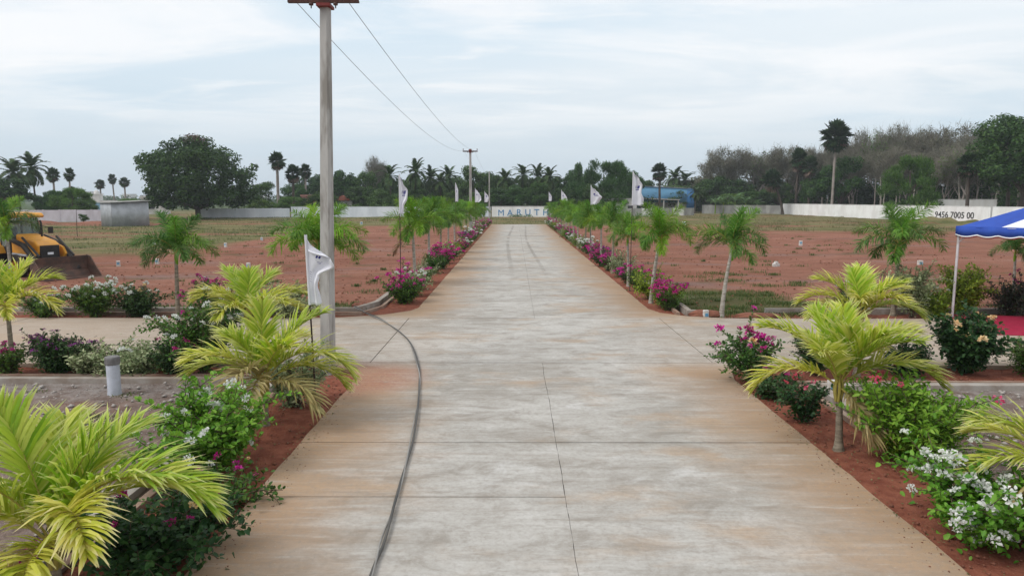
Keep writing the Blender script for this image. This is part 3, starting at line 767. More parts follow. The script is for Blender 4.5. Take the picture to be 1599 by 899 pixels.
def diamonds(P, D, N, L, W):
    P, D, N = (np.asarray(a, np.float64) for a in (P, D, N))
    D = D / (np.linalg.norm(D, axis=1, keepdims=True) + 1e-9)
    B = np.cross(D, N); B /= (np.linalg.norm(B, axis=1, keepdims=True) + 1e-9)
    L = np.asarray(L)[:, None]; W = np.asarray(W)[:, None]
    V = np.stack([P - D * L * .5, P + B * W * .5, P + D * L * .5, P - B * W * .5], 1).reshape(-1, 3)
    return V, np.arange(len(P) * 4).reshape(-1, 4)


def cluster_mesh(seed, n, rad, size, mat, flat=0.7):
    r = np.random.RandomState(seed)
    D = r.normal(size=(n, 3)); D /= np.linalg.norm(D, axis=1, keepdims=True); D[:, 2] = np.abs(D[:, 2]) * flat + 0.05
    P = D * rad * r.uniform(0.35, 1, (n, 1))
    V, F = leaf_np(P, D + r.normal(size=(n, 3)) * .6, r.normal(size=(n, 3)), size * r.uniform(.8, 1.2, n), size * .85 * r.uniform(.8, 1.2, n))
    me = np_mesh('flower_cluster', V, F); me.materials.append(M[mat]); return me
CL = {k: [cluster_mesh(i * 7 + j, n, rad, sz, k) for j in range(3)] for i, (k, n, rad, sz) in enumerate(
    [('magenta', 34, 0.085, 0.042), ('purple', 22, 0.07, 0.036), ('white', 36, 0.085, 0.042), ('peach', 26, 0.06, 0.05), ('pink', 18, 0.045, 0.035)])}


def shrub_geo(seed, h, r, nst, leaf, lw, spacing, arch=0.5, upright=0.6, fill=0.3, side=4, spread_dir=None):
    """arching stems with leaves along them; gives stems, leaf arrays and shoot tips"""
    rn = random.Random(seed); st = MB(); P, D, N, Ls = [], [], [], []; tips = []
    def shoot(p0, d0, L, grav, rad, sub):
        n_ = max(4, int(L / 0.09)); pts = [Vector(p0)]; d_ = Vector(d0).normalized()
        for k in range(n_):
            d_ = (d_ + Vector((rn.uniform(-.16, .16), rn.uniform(-.16, .16), -grav * (k / n_) ** 1.3 + rn.uniform(-.08, .08)))).normalized()
            q_ = pts[-1] + d_ * (L / n_)
            if q_.z < 0.05: q_.z = 0.05
            pts.append(q_)
        st.tube(pts, [rad * (1 - 0.8 * k / n_) + 0.0015 for k in range(n_ + 1)], 4, cap=False)
        m_ = max(3, int(L / spacing))
        for k in range(m_):
            s_ = (0.12 if sub else 0.3) + (0.88 if sub else 0.7) * (k + rn.random()) / m_
            kf = min(n_ - 1e-3, s_ * n_); a = pts[int(kf)].lerp(pts[int(kf) + 1], kf - int(kf))
            t_ = (pts[int(kf) + 1] - pts[int(kf)]).normalized()
            o_ = Vector((rn.gauss(0, 1), rn.gauss(0, 1), rn.gauss(0, .6))); o_ = (o_ - t_ * o_.dot(t_)).normalized()
            dd = (o_ + t_ * 0.5 + Vector((0, 0, 0.1))).normalized()
            P.append(a + o_ * 0.008); D.append(dd); N.append(Vector((rn.gauss(0, .45), rn.gauss(0, .45), 1))); Ls.append(leaf * rn.uniform(.65, 1.2))
        tips.append((pts[-1], d_))
        return pts
    for i in range(nst):
        az = i * 2.4 + rn.uniform(-.5, .5)
        rr = r * rn.uniform(0.35, 1.0); hh = h * rn.uniform(0.65, 1.0)
        L = math.hypot(rr, hh) * 1.12
        d0 = Vector((math.cos(az) * rr * (1 - upright), math.sin(az) * rr * (1 - upright), hh)).normalized()
        if spread_dir is not None: d0 = (d0 + Vector(spread_dir) * rn.uniform(0, .6)).normalized()
        d0 = (d0 + Vector((math.cos(az), math.sin(az), 0)) * (rr / max(h, .2)) * 0.55).normalized()
        pts = shoot((rn.uniform(-.04, .04) * r * 3, rn.uniform(-.04, .04) * r * 3, 0.0), d0, L, arch * 0.16, 0.008 + 0.005 * h, False)
        for k in range(side):
            j = rn.randrange(max(1, len(pts) // 4), len(pts) - 1)
            t_ = (pts[j + 1] - pts[j]).normalized()
            sd = (t_ + Vector((rn.gauss(0, .8), rn.gauss(0, .8), rn.gauss(0.05, .5)))).normalized()
            shoot(pts[j], sd, L * rn.uniform(.22, .48), arch * 0.22, 0.004 + 0.002 * h, True)
    nf = int(len(P) * fill)
    for k in range(nf):                                   # inner leaves close the shrub up
        j = rn.randrange(len(P)); a = P[j] * rn.uniform(0.55, 0.98) + Vector((rn.gauss(0, .05), rn.gauss(0, .05), rn.gauss(0, .05))) * (1 + r)
        a.z = max(a.z, 0.03)
        P.append(a); D.append(Vector((rn.gauss(0, 1), rn.gauss(0, 1), rn.gauss(0, .5)))); N.append(Vector((rn.gauss(0, .5), rn.gauss(0, .5), 1))); Ls.append(leaf * rn.uniform(.7, 1.2))
    Ls = np.array(Ls)
    V, F = leaf_np(P, D, N, Ls, Ls * lw)
    return st, V, F, tips


def shrub(name, x, y, label, cat, seed, h, r, leafmat_, flower=None, nfl=0, nst=14, leaf=0.055, lw=0.62, spacing=0.028, arch=0.5, upright=0.55, fill=0.35, side=4, flsc=1.0, group=None, z=-0.05, top=True, spread=None, extra=None):
    st, V, F, tips = shrub_geo(seed, h, r, int(nst * 1.25), leaf * 1.22, lw, spacing * .85, arch, upright, fill * 1.6 + .15, side + 1, spread)
    nfl = int(nfl * 1.5); flsc *= .8
    t = thing(name, label, cat, (x, y, z), 0, group)
    st.build('stems', M['stem'], t)
    me = np_mesh('foliage', V, F); me.materials.append(M[leafmat_]); link_obj('foliage', me, t)
    rn = random.Random(seed + 9)
    for fl, n_ in [(flower, nfl)] + (extra or []):
        if not fl: continue
        cand = sorted(tips, key=lambda q_: -q_[0].z + rn.uniform(-.35, .35) * h) if top else rn.sample(tips, len(tips))
        for p_, d_ in cand[:n_]:
            o = link_obj('flower_cluster', rn.choice(CL[fl]), t)
            o.location = p_ + Vector((rn.uniform(-.02, .02), rn.uniform(-.02, .02), 0.01)); o.rotation_euler = (rn.uniform(-.7, .7), rn.uniform(-.7, .7), rn.uniform(0, 6.3)); o.scale = (flsc * rn.uniform(.6, 1.25),) * 3
        tips = [q_ for q_ in tips if all(q_[0] is not c_[0] for c_ in cand[:n_])]
    return t


BG = 'shrubs in the near beds'
B = 'bougainvillea_bush'
# left side, nearest first
shrub(B, -3.42, 6.05, 'sprawling dark bougainvillea with few magenta blooms, at the road edge bottom left', 'bush', 101, 0.58, 0.70, 'leaf_dark', 'magenta', 7, 22, 0.062, arch=0.8, upright=.35, flsc=.7, extra=[('peach', 2)], spread=(0.3, 0.25, 0))
shrub(B, -4.45, 5.45, 'magenta bougainvillea sprig at the bottom left corner under the large golden palm', 'bush', 102, 0.35, 0.4, 'leaf_green', 'magenta', 6, 8, 0.05)
shrub(B, -3.75, 8.3, 'bright green bougainvillea with white blooms between the two front golden palms on the left', 'bush', 103, 0.9, 0.66, 'leaf_bright', 'white', 24, 26, 0.062, arch=0.55, upright=.5, flsc=1.05, fill=.5, top=False)
shrub(B, -3.3, 7.15, 'low trailing bougainvillea spilling onto the concrete, sparse magenta and white blooms', 'bush', 104, 0.45, 0.65, 'leaf_green', 'magenta', 6, 12, 0.05, arch=0.9, upright=.2, flsc=.6, extra=[('white', 5), ('peach', 1)], spread=(0.4, 0.1, 0))
shrub('variegated_shrub', -3.55, 10.9, 'pale variegated shrub with bare stems behind the wide golden palm by the flag', 'bush', 105, 0.85, 0.62, 'leaf_varieg', None, 0, 15, 0.055, upright=.5, fill=.25)
shrub(B, -6.05, 13.2, 'tall bougainvillea full of white blooms at the near edge of the cross road', 'bush', 106, 1.2, 0.62, 'leaf_green', 'white', 22, 26, 0.058, arch=.5, upright=.62, flsc=1.0, fill=.5, extra=[('magenta', 3)])
shrub(B, -6.45, 12.98, 'dark leafy bougainvillea with a few magenta blooms below the tall white one', 'bush', 107, 0.6, 0.42, 'leaf_dark', 'magenta', 9, 16, 0.06, fill=.6, flsc=.9)
shrub('variegated_shrub', -7.45, 13.2, 'low spreading variegated cream shrub behind the grey bollard', 'bush', 108, 0.5, 0.72, 'leaf_varieg', 'white', 2, 26, 0.052, arch=.7, upright=.35, fill=.6)
shrub(B, -8.85, 13.2, 'rounded dark bush dotted with dull purple blooms, left of the grey bollard', 'bush', 109, 0.66, 0.62, 'leaf_dark', 'purple', 34, 30, 0.05, upright=.5, fill=.7, flsc=.75)
shrub(B, -9.75, 13.05, 'small magenta bougainvillea at the left edge by the slim golden palm', 'bush', 110, 0.5, 0.4, 'leaf_green', 'magenta', 10, 12, 0.05, flsc=.8)
shrub('variegated_shrub', -8.15, 13.0, 'small cream-leaved sprig leaning over the bed left of the grey bollard', 'bush', 111, 0.55, 0.5, 'leaf_varieg', None, 0, 8, 0.06, upright=.3)
shrub(B, -12.0, 19.55, 'white-topped bougainvillea at the far bed in front of the loader bucket', 'bush', 112, 0.9, 0.58, 'leaf_green', 'white', 24, 22, 0.06, upright=.55, flsc=1.1, fill=.4)
shrub(B, -10.75, 19.6, 'dense dark green bougainvillea with creamy blooms left of the dark foxtail palm', 'bush', 113, 0.75, 0.55, 'leaf_dark', 'white', 7, 22, 0.06, fill=.7, extra=[('peach', 3)])
shrub(B, -13.4, 19.5, 'low far-bed bougainvillea with white and magenta blooms behind the slim golden palm', 'bush', 114, 0.6, 0.7, 'leaf_green', 'white', 9, 16, 0.06, extra=[('magenta', 4)])
shrub(B, -8.7, 19.6, 'loose magenta bougainvillea right of the dark foxtail palm on the far bed', 'bush', 115, 0.95, 0.5, 'leaf_green', 'magenta', 14, 12, 0.055, upright=.6, fill=.1, extra=[('white', 4)])
shrub('variegated_shrub', -6.6, 19.55, 'pale variegated shrub on the far bed left of the utility pole', 'bush', 116, 0.85, 0.85, 'leaf_varieg', None, 0, 20, 0.055, upright=.45)
shrub(B, -7.7, 19.5, 'green far-bed bougainvillea behind the golden palm, few white blooms', 'bush', 117, 0.7, 0.55, 'leaf_green', 'white', 4, 14, 0.055)
# right side
shrub(B, 4.4, 12.55, 'magenta bougainvillea leaning out over the concrete at the right corner of the crossing', 'bush', 121, 0.9, 0.6, 'leaf_green', 'magenta', 15, 13, 0.058, arch=.45, upright=.45, flsc=1.15, spread=(-0.35, 0, 0), extra=[('peach', 1)], fill=.15)
shrub(B, 4.35, 11.5, 'low leafy bougainvillea at the corner kerb, below the full golden palm', 'bush', 122, 0.36, 0.42, 'leaf_dark', 'magenta', 3, 14, 0.052, flsc=.8)
shrub(B, 4.42, 10.25, 'thin dark bougainvillea with tiny pink blooms in front of the low kerb', 'bush', 123, 0.55, 0.4, 'leaf_dark', 'pink', 4, 12, 0.052, fill=.25)
shrub('flowering_shrub', 5.12, 8.65, 'bushy bright green shrub with a few pink flowers in the right bed', 'bush', 124, 0.95, 0.60, 'leaf_bright', 'pink', 4, 34, 0.07, lw=.42, upright=.55, fill=.8, side=5, flsc=1.2)
shrub(B, 4.62, 6.5, 'white bougainvillea heaped along the road edge at the bottom right', 'bush', 125, 0.72, 0.58, 'leaf_bright', 'white', 44, 24, 0.06, arch=.75, upright=.4, flsc=1.05, spread=(-0.2, 0, 0), fill=.4, top=False)
shrub(B, 5.2, 6.1, 'dark green bougainvillea with white blooms at the lower right edge', 'bush', 126, 0.7, 0.6, 'leaf_dark', 'white', 8, 14, 0.06)
shrub('rose_bush', 8.75, 13.25, 'dark rose bush with peach flowers in front of the tent pole', 'bush', 127, 1.0, 0.52, 'leaf_dark', 'peach', 12, 26, 0.075, lw=.75, upright=.6, fill=.5, flsc=1.15, top=False)
shrub('flowering_shrub', 10.0, 13.1, 'fine-leaved green shrub at the right edge before the red carpet', 'bush', 128, 0.55, 0.55, 'leaf_green', None, 0, 28, 0.06, lw=.3, upright=.5, fill=.6)
shrub(B, 7.55, 13.15, 'dark low bougainvillea behind the fronds of the full golden palm', 'bush', 129, 0.55, 0.45, 'leaf_dark', 'magenta', 2, 18, 0.055, fill=.6)
shrub(B, 5.75, 13.0, 'small dark bush at the cross road behind the magenta corner bougainvillea', 'bush', 130, 0.7, 0.35, 'leaf_dark', 'magenta', 2, 12, 0.055)
shrub('flowering_shrub', 12.95, 19.9, 'tall yellow-green shrub growing right behind the tent pole', 'bush', 131, 1.35, 0.42, 'leaf_lime', None, 0, 18, 0.07, upright=.75, fill=.45)
shrub('flowering_shrub', 12.0, 19.6, 'round lime green shrub left of the tent pole', 'bush', 132, 0.7, 0.5, 'leaf_lime', 'white', 3, 20, 0.06, fill=.7)
shrub('variegated_shrub', 11.3, 19.55, 'tall pale variegated shrub behind the golden palm fronds, right of the crossing', 'bush', 133, 1.45, 0.42, 'leaf_varieg', None, 0, 16, 0.055, upright=.8, fill=.3)
shrub(B, 14.2, 19.7, 'dull dark bush with a tall green spike beside the red carpet', 'bush', 134, 0.9, 0.55, 'leaf_purple', 'magenta', 3, 18, 0.055, upright=.6, fill=.5)
shrub(B, 15.4, 19.9, 'dark green bush under the canopy tent by the foxtail trunk', 'bush', 135, 0.7, 0.6, 'leaf_dark', None, 0, 18, 0.055)
shrub(B, 9.6, 19.6, 'dim green bush beside the trunk of the large foxtail palm', 'bush', 136, 0.7, 0.6, 'leaf_dark', 'white', 2, 14, 0.055)

# shrubs of the two long rows: a few kinds, each copied along the road
def row_proto(seed, h, r, lm, fl, nfl, nst=15, leaf=0.07):
    st, V, F, tips = shrub_geo(seed, h, r, nst, leaf * 1.15, .65, .038, .55, .5, .8, 4)
    me = np_mesh('foliage', V, F); me.materials.append(M[lm])
    sm = st.mesh('stems', [M['stem']])
    bl = None
    if fl:
        rn = random.Random(seed); vv, ff = [], []
        tips = sorted(tips, key=lambda q_: -q_[0].z + rn.uniform(-.4, .4))[:nfl]
        o_ = 0
        for p_, d_ in tips:
            c_ = rn.choice(CL[fl]); n_ = len(c_.vertices); a = np.empty(n_ * 3, np.float32); c_.vertices.foreach_get('co', a); a = a.reshape(-1, 3) * rn.uniform(.8, 1.4)
            ang = rn.uniform(0, 6.3); ca, sa = math.cos(ang), math.sin(ang)
            a = np.stack([a[:, 0] * ca - a[:, 1] * sa, a[:, 0] * sa + a[:, 1] * ca, a[:, 2]], 1) + np.array(p_)
            f_ = np.array([list(pp.vertices) for pp in c_.polygons]) + o_; vv.append(a); ff.append(f_); o_ += n_
        bl = np_mesh('blossoms', np.concatenate(vv), np.concatenate(ff)); bl.materials.append(M[fl])
    return sm, me, bl
RP = {'magenta bougainvillea bush': row_proto(201, .85, .6, 'leaf_green', 'magenta', 26), 'thick magenta bougainvillea bush': row_proto(202, .75, .65, 'leaf_dark', 'magenta', 36),
      'green bougainvillea bush': row_proto(203, .85, .6, 'leaf_green', 'magenta', 5), 'white bougainvillea bush': row_proto(204, .8, .6, 'leaf_green', 'white', 26),
      'variegated pale shrub': row_proto(205, .85, .6, 'leaf_varieg', None, 0), 'lime green shrub': row_proto(206, .8, .55, 'leaf_lime', 'magenta', 3), 'purple bougainvillea bush': row_proto(207, .8, .6, 'leaf_purple', 'purple', 24)}
KN = list(RP)
def row_shrub(x, y, kind, label, sc, rz, group):
    t = thing('bougainvillea_bush' if 'bougain' in kind else 'shrub', label, 'bush', (x, y, -0.05), rz, group)
    t.scale = (sc,) * 3
    for nm, me in zip(('stems', 'foliage', 'blossoms'), RP[kind]):
        if me: link_obj(nm, me, t)
rng = random.Random(31)
seqL = [0, 4, 2, 0, 1, 4, 5, 1, 3, 2, 0, 6, 3, 1, 4, 2, 5, 0, 3, 1, 2, 4, 0, 5, 1, 2, 3, 4]
seqR = [0, 5, 2, 1, 4, 0, 1, 6, 0, 1, 3, 4, 2, 5, 4, 3, 0, 2, 5, 4, 1, 2, 3, 0, 5, 2, 4, 1, 3, 0, 2, 5]
def row(Y, xs_, seq, side):
    k = 0
    for i, yy in enumerate(Y):
        for w, dy in (('just before', -1.25), ('just beyond', 1.05)):
            kd = KN[seq[k % len(seq)]]; k += 1
            row_shrub(xs_ + rng.uniform(-.18, .18), yy + dy + rng.uniform(-.2, .2), kd, '%s %s the %s foxtail palm of the %s row' % (kd, w, ORD[i], side), rng.uniform(.75, 1.15), rng.uniform(0, 6.3), 'shrubs in the bed %s of the road' % side)
row(LEFT_Y, -3.45, seqL, 'left'); row(RIGHT_Y, 4.5, seqR, 'right')
shrub(B, -3.55, 22.2, 'round magenta bougainvillea around the flag pole at the far left crossing corner', 'bush', 141, .72, .6, 'leaf_green', 'magenta', 26, 22, .06, flsc=1.2, upright=.5)
shrub('variegated_shrub', -3.5, 23.9, 'pale cream shrub just behind the flag at the far left corner of the crossing', 'bush', 142, .8, .5, 'leaf_varieg', 'white', 6, 18, .06)
shrub(B, 4.75, 21.4, 'lime and magenta bougainvillea at the foot of the first right foxtail palm', 'bush', 143, .62, .55, 'leaf_lime', 'magenta', 18, 20, .06, flsc=1.2)

# ------------------------------------------------------------------ utility poles and wires
def utility_pole(x, y, label, top=7.25, rz=0.35, arm=True, lean=(0, 0)):
    t = thing('utility_pole', label, 'pole', (x, y, 0), 0, 'utility poles along the left of the road')
    mb = MB(); n_ = 14; vs = []
    for k in range(n_ + 1):
        s_ = k / n_; z_ = -0.15 + (top + 0.15) * s_; a = 0.122 - 0.040 * s_; b_ = 0.098 - 0.028 * s_; c_ = 0.018
        for px, py in ((a - c_, -b_), (a, -b_ + c_), (a, b_ - c_), (a - c_, b_), (-a + c_, b_), (-a, b_ - c_), (-a, -b_ + c_), (-a + c_, -b_)):
            vs.append((px * math.cos(rz) - py * math.sin(rz) + lean[0] * s_, px * math.sin(rz) + py * math.cos(rz) + lean[1] * s_, z_))
    fs = [(k * 8 + j, k * 8 + (j + 1) % 8, (k + 1) * 8 + (j + 1) % 8, (k + 1) * 8 + j) for k in range(n_) for j in range(8)] + [tuple(range(n_ * 8, n_ * 8 + 8))]
    mb._add(vs, fs); mb.build('shaft', M['pole'], t)
    ends = []
    if arm:
        za = top - 0.22; ox, oy = lean[0] * .97, lean[1] * .97
        mb = MB(); mb.box(ox - .64, ox + .64, oy - .165, oy - .125, za - .05, za + .05); mb.box(ox - .64, ox + .64, oy - .125, oy - .09, za - .05, za - .02)
        mb.build('crossarm', M['rust'], t)
        mb = MB(); mb.box(ox - .125, ox + .125, oy - .185, oy + .14, za - .11, za - .06); mb.box(ox - .125, ox + .125, oy - .185, oy + .14, za + .055, za + .16); mb.build('clamp', M['redpaint'], t)
        for sx in (-.60, -.22, .22, .60):
            mb = MB(); mb.lathe([(0.0, -.02), (.012, -.02), (.012, .07), (.045, .075), (.05, .10), (.03, .115), (.042, .13), (.04, .155), (.02, .17), (0, .172)] if abs(sx) > .5 else [(0, -.10), (.01, -.10), (.012, -.05), (.04, -.045), (.045, -.01), (.02, .0), (0, .0)], 10)
            o = mb.build('insulator', M['porcelain'], t); o.location = (ox + sx, oy - .145, za + .05 if abs(sx) > .5 else za - .05)
        ends = [Vector((x + ox - .55, y + oy - .15, za + .03)), Vector((x + ox + .40, y + oy - .15, za + .03))]
    return ends
e1 = utility_pole(-3.62, 13.18, 'tall grey concrete utility pole standing nearest, at the crossing corner', 7.06, -0.35, True, (0.19, 0))
e2 = utility_pole(-3.80, 61.0, 'second utility pole along the left row, with a crossarm above the palms', 7.55, 0.2)
e3 = utility_pole(-3.85, 108.0, 'farthest thin utility pole beyond the end of the road', 7.45, 0.1, False)
def wire(a, b_, sag, label):
    pts = []
    for k in range(41):
        s_ = k / 40; q_ = a.lerp(b_, s_); q_.z -= sag * 4 * s_ * (1 - s_); pts.append(q_)
    o = MB().tube(pts, 0.0065, 5).build('overhead_wire', M['wire']); tag(o, label, 'wire', 'overhead wires')
wire(e1[0], e2[0], 0.75, 'left overhead wire sagging between the nearest and second utility poles')
wire(e1[1], e2[1], 0.55, 'right overhead wire stretched between the nearest and second utility poles')
t3 = Vector((-3.85, 108.0, 7.3))
wire(e2[0], t3 + Vector((-.1, 0, 0)), 0.8, 'left thin wire running on behind the second utility pole')
wire(e2[1], t3 + Vector((.1, 0, 0)), 0.7, 'right thin wire running on behind the second utility pole')

# cable lying on the road
def smooth_path(pts, n=10):
    out = []
    for i in range(len(pts) - 1):
        p0, p1, p2, p3 = (Vector(pts[max(0, min(len(pts) - 1, i + k))]) for k in (-1, 0, 1, 2))
        for k in range(n):
            t_ = k / n
            out.append(0.5 * ((2 * p1) + (p2 - p0) * t_ + (2 * p0 - 5 * p1 + 4 * p2 - p3) * t_ * t_ + (3 * p1 - p0 - 3 * p2 + p3) * t_ ** 3))
    out.append(Vector(pts[-1])); return out
cp = [(-4.75, 20.36, 0.115), (-4.45, 20.05, 0.04), (-4.2, 19.6, 0.022), (-3.5, 18.42, 0.018), (-2.54, 16.11, 0.018), (-1.93, 13.57, 0.018), (-1.64, 11.7, 0.018), (-1.42, 9.41, 0.018), (-1.31, 7.66, 0.018), (-1.27, 6.44, 0.018), (-1.25, 5.75, 0.018), (-1.2, 4.0, 0.018), (-1.1, 1.5, 0.018)]
path = smooth_path(cp, 14)
tw = []
for s_, ph, mt, lb, rad in ((1, 0, 'cable', 'black power cable curving across the concrete road', .015), (-1, 3.14, 'cable_grey', 'thin grey cable twisted along the black one on the road', .010)):
    pts = []
    for k, p_ in enumerate(path):
        t_ = (path[min(k + 1, len(path) - 1)] - path[max(k - 1, 0)]).normalized(); n_ = Vector((-t_.y, t_.x, 0))
        w_ = math.sin(k * 0.21 + ph)
        pts.append(p_ + n_ * (0.013 * w_ + 0.006 * s_) + Vector((0, 0, 0.012 + (0.006 if s_ > 0 else 0.002) + 0.008 * (math.cos(k * .21 + ph)))))
    o = MB().tube(pts, rad, 7).build('power_cable', M[mt]); tag(o, lb, 'cable')

# ------------------------------------------------------------------ flags
def flag(x, y, top, hoist, widths, label, tilt=0.0, tipdrop=0.25, az=0.0, seed=1, detail=True, rad=0.013):
    t = thing('flag', label, 'flag', (x, y, -0.06), az, 'white flags beside the road')
    H_ = top + 0.06
    MB().tube([(0, 0, -.1), (tilt * .5, 0, H_ * .5), (tilt, 0, H_ + .01)], [rad * 1.1, rad, rad * .8], 7).build('pole', M['darkpole'], t)
    rn = random.Random(seed); ph = rn.uniform(0, 6)
    nu, nv = 16, 26; V, F = [], []
    def wd(v_):
        f_ = v_ * (len(widths) - 1); i = min(int(f_), len(widths) - 2); a = f_ - i; a = a * a * (3 - 2 * a)
        return widths[i] * (1 - a) + widths[i + 1] * a
    def pt(u_, v_):
        tx = tilt * (1 - v_ * hoist / H_)
        w_ = wd(v_) * u_
        amp = 0.055 * u_ * (0.4 + u_)
        return (tx + 0.008 + w_, amp * math.sin(9 * u_ + 3.5 * v_ + ph) + 0.02 * u_ * math.sin(14 * v_ + ph), H_ - v_ * hoist - tipdrop * u_ * (1 - v_) ** 1.2 + 0.015 * u_ * math.sin(7 * v_ + 5 * u_))
    for j in range(nv + 1):
        for i in range(nu + 1): V.append(pt(i / nu, j / nv))
    F = [(j * (nu + 1) + i, j * (nu + 1) + i + 1, (j + 1) * (nu + 1) + i + 1, (j + 1) * (nu + 1) + i) for j in range(nv) for i in range(nu)]
    me = np_mesh('cloth', V, F, smooth=True); c_ = link_obj('cloth', me, t, M['cloth'])
    sd = c_.modifiers.new('thick', 'SOLIDIFY'); sd.thickness = 0.003; sd.offset = 0
    MB().tube([(tilt * (1 - k / 6 * hoist / H_), 0, H_ - k / 6 * hoist) for k in range(7)], rad * 1.6, 8).build('sleeve', M['cloth'], c_)
    # print: slanting bars with a few small strokes under them
    def strip(u0, u1, v0, v1, slant, name):
        vs = []
        for a, b_ in ((u0, v0), (u1, v0), (u1, v1), (u0, v1)):
            u_ = a + slant * (v1 - b_); p_ = pt(u_, b_); vs.append(p_)
        mb = MB(); mb._add([(p_[0], p_[1] - .0035, p_[2]) for p_ in vs], [(0, 3, 2, 1)]); mb._add([(p_[0], p_[1] + .0035, p_[2]) for p_ in vs], [(0, 1, 2, 3)])
        mb.build(name, M['navy'], c_)
    if detail:
        strip(.30, .36, .23, .28, 1.4, 'emblem_bar'); strip(.40, .46, .22, .27, 1.4, 'emblem_bar'); strip(.30, .52, .310, .316, 0, 'emblem_line'); strip(.34, .48, .33, .336, 0, 'emblem_line'); strip(.36, .46, .35, .355, 0, 'emblem_line')
        for k in range(5): strip(.14, .30, .50 + .035 * k, .508 + .035 * k, 0.6, 'print_stroke')
    else:
        strip(.25, .45, .40, .49, 0.6, 'emblem_bar'); strip(.50, .70, .40, .49, 0.6, 'emblem_bar'); strip(.3, .7, .52, .54, 0, 'emblem_line')
    return t
flag(-3.06, 10.43, 2.76, 1.06, [0.03, .38, .42, .17, .13, .14, .15], 'white flag leaning in front of the nearest utility pole', -0.07, 0.22, 0, 3)
flag(-3.62, 22.0, 4.05, 1.22, [0.01, .12, .26, .24, .12, .08], 'white flag on a tall dark pole at the far left corner of the crossing', 0.02, 0.05, 0, 4, False)
flag(-3.45, 41.2, 4.22, 1.1, [0.01, .08, .14, .15, .15, .14], 'narrow furled white flag above the fourth left foxtail palm', 0, 0.0, 0, 5, False)
flag(-3.3, 59.2, 4.18, 1.2, [0.01, .2, .36, .48, .5, .3], 'white flag just right of the second utility pole', 0, 0.05, 0, 6, False)
flag(-3.25, 77.0, 4.1, 1.2, [0.01, .2, .36, .44, .4, .3], 'farthest small white flag left of the road', 0, 0.05, 0, 7, False)
flag(4.22, 25.2, 4.25, 1.2, [0.02, .20, .33, .30, .40, .42], 'large white flag on a dark pole right of the road before the blue shed', 0.04, 0.04, 0, 8, False)
flag(4.30, 39.3, 4.05, 1.1, [0.01, .25, .45, .62, .5, .3], 'wind-blown white flag above the right row, second from the crossing', 0, 0.08, 0, 9, False)
flag(4.20, 62.5, 4.08, 1.15, [0.01, .2, .36, .5, .55, .4], 'small white flag above the right row, third from the crossing', 0, 0.05, 0, 10, False)
flag(4.10, 83.0, 4.10, 1.1, [0.01, .15, .28, .35, .35, .3], 'farthest tiny white flag right of the road', 0, 0.05, 0, 11, False)

# ------------------------------------------------------------------ bollard, marker stones, loose block
t = thing('bollard', 'grey pipe bollard with dark cap standing on the gravel plot', 'bollard', (-6.87, 11.6, -0.06), 0.2)
MB().lathe([(0, 0), (.118, 0), (.112, .02), (.105, .10), (.105, .56), (.10, .575), (0, .575)], 22).build('pipe', M['bollard'], t)
mb = MB(); mb.lathe([(0, .555), (.118, .555), (.124, .57), (.124, .66), (.116, .685), (.06, .70), (0, .703)], 10, smooth=False); mb.build('cap', M['bollard_cap'], t)
rng = random.Random(41)
def marker(x, y, label, h=.33, w=.11, block=False):
    h *= .8; w *= .78
    t = thing('marker_stone', label, 'marker', (x, y, -0.16), rng.uniform(-.5, .5), 'white plot marker stones')
    if block:
        MB().prism([(-w * 1.8, .0), (w * 1.8, 0), (w * 1.7, .16), (w * .8, .19), (w * .7, h), (-w * .7, h), (-w * .8, .19), (-w * 1.7, .16)], -w, w).build('stone', M['marker'], t, .012)
    else:
        MB().box(-w, w, -w * .8, w * .8, 0, h + .08).build('stone', M['marker'], t, .015)
        MB().box(-w * .7, w * .7, -w * .8 - .004, -w * .8 + .01, h * .62, h * .98).build('painted_number_patch', M['marker_blue'], t)
for a in [(-13.03, 33.87, 'blue-patched marker stone alone on the red soil left of the golden palm'), (-20.56, 49.4, 'marker stone on the red soil behind the crown of the dark foxtail palm'),
          (-20.5, 56.4, 'far marker stone at the grass edge left of the utility pole'), (-20.0, 34.9, 'marker stone right beside the loader bucket'), (-18.7, 36.2, 'second marker stone a little right of the loader bucket'),
          (13.41, 35.5, 'squat marker stone on the red soil right of the leaning foxtail palm', .34, .12, True), (20.48, 35.0, 'white marker stone left of the tent pole on the red soil', .36, .14), (20.95, 50.9, 'far marker stone on the red soil behind the leaning foxtail palm', .4, .14),
          (5.42, 19.42, 'pale green marker stone at the right kerb end of the crossing', .32, .09), (5.5, 11.72, 'blue and white marker stone behind the kerb by the full golden palm', .34, .09), (-19.3, 88, 'distant marker stone near the lettered wall left of the road', .6, .2),
          (21.0, 86.3, 'distant marker block on the disturbed soil before the blue shed', .7, .25), (-7.0, 20.9, 'small white marker stone behind the far left kerb', .2, .09), (-15.2, 49.5, 'lone marker stone in the middle of the left red plot'), (-27, 52, 'small white marker in the left grass field', .25, .1)]:
    marker(*a)
def rock(name, x, y, z, s_, label, seed, mat):
    rn = random.Random(seed); mb = MB()
    prof = []
    n_ = 9; vs = []
    for k, (rr, zz) in enumerate(((.75, 0), (1, .35), (.92, .75), (.6, 1.0))):
        for j in range(n_):
            a = 2 * math.pi * j / n_; q_ = rr * rn.uniform(.8, 1.15); vs.append((s_[0] * q_ * math.cos(a), s_[1] * q_ * math.sin(a), s_[2] * (zz + rn.uniform(-.07, .07))))
    fs = [(k * n_ + j, k * n_ + (j + 1) % n_, (k + 1) * n_ + (j + 1) % n_, (k + 1) * n_ + j) for k in range(3) for j in range(n_)] + [tuple(range(3 * n_, 4 * n_))]
    mb._add(vs, fs); o = mb.build(name, M[mat]); o.location = (x, y, z); tag(o, label, 'rock')
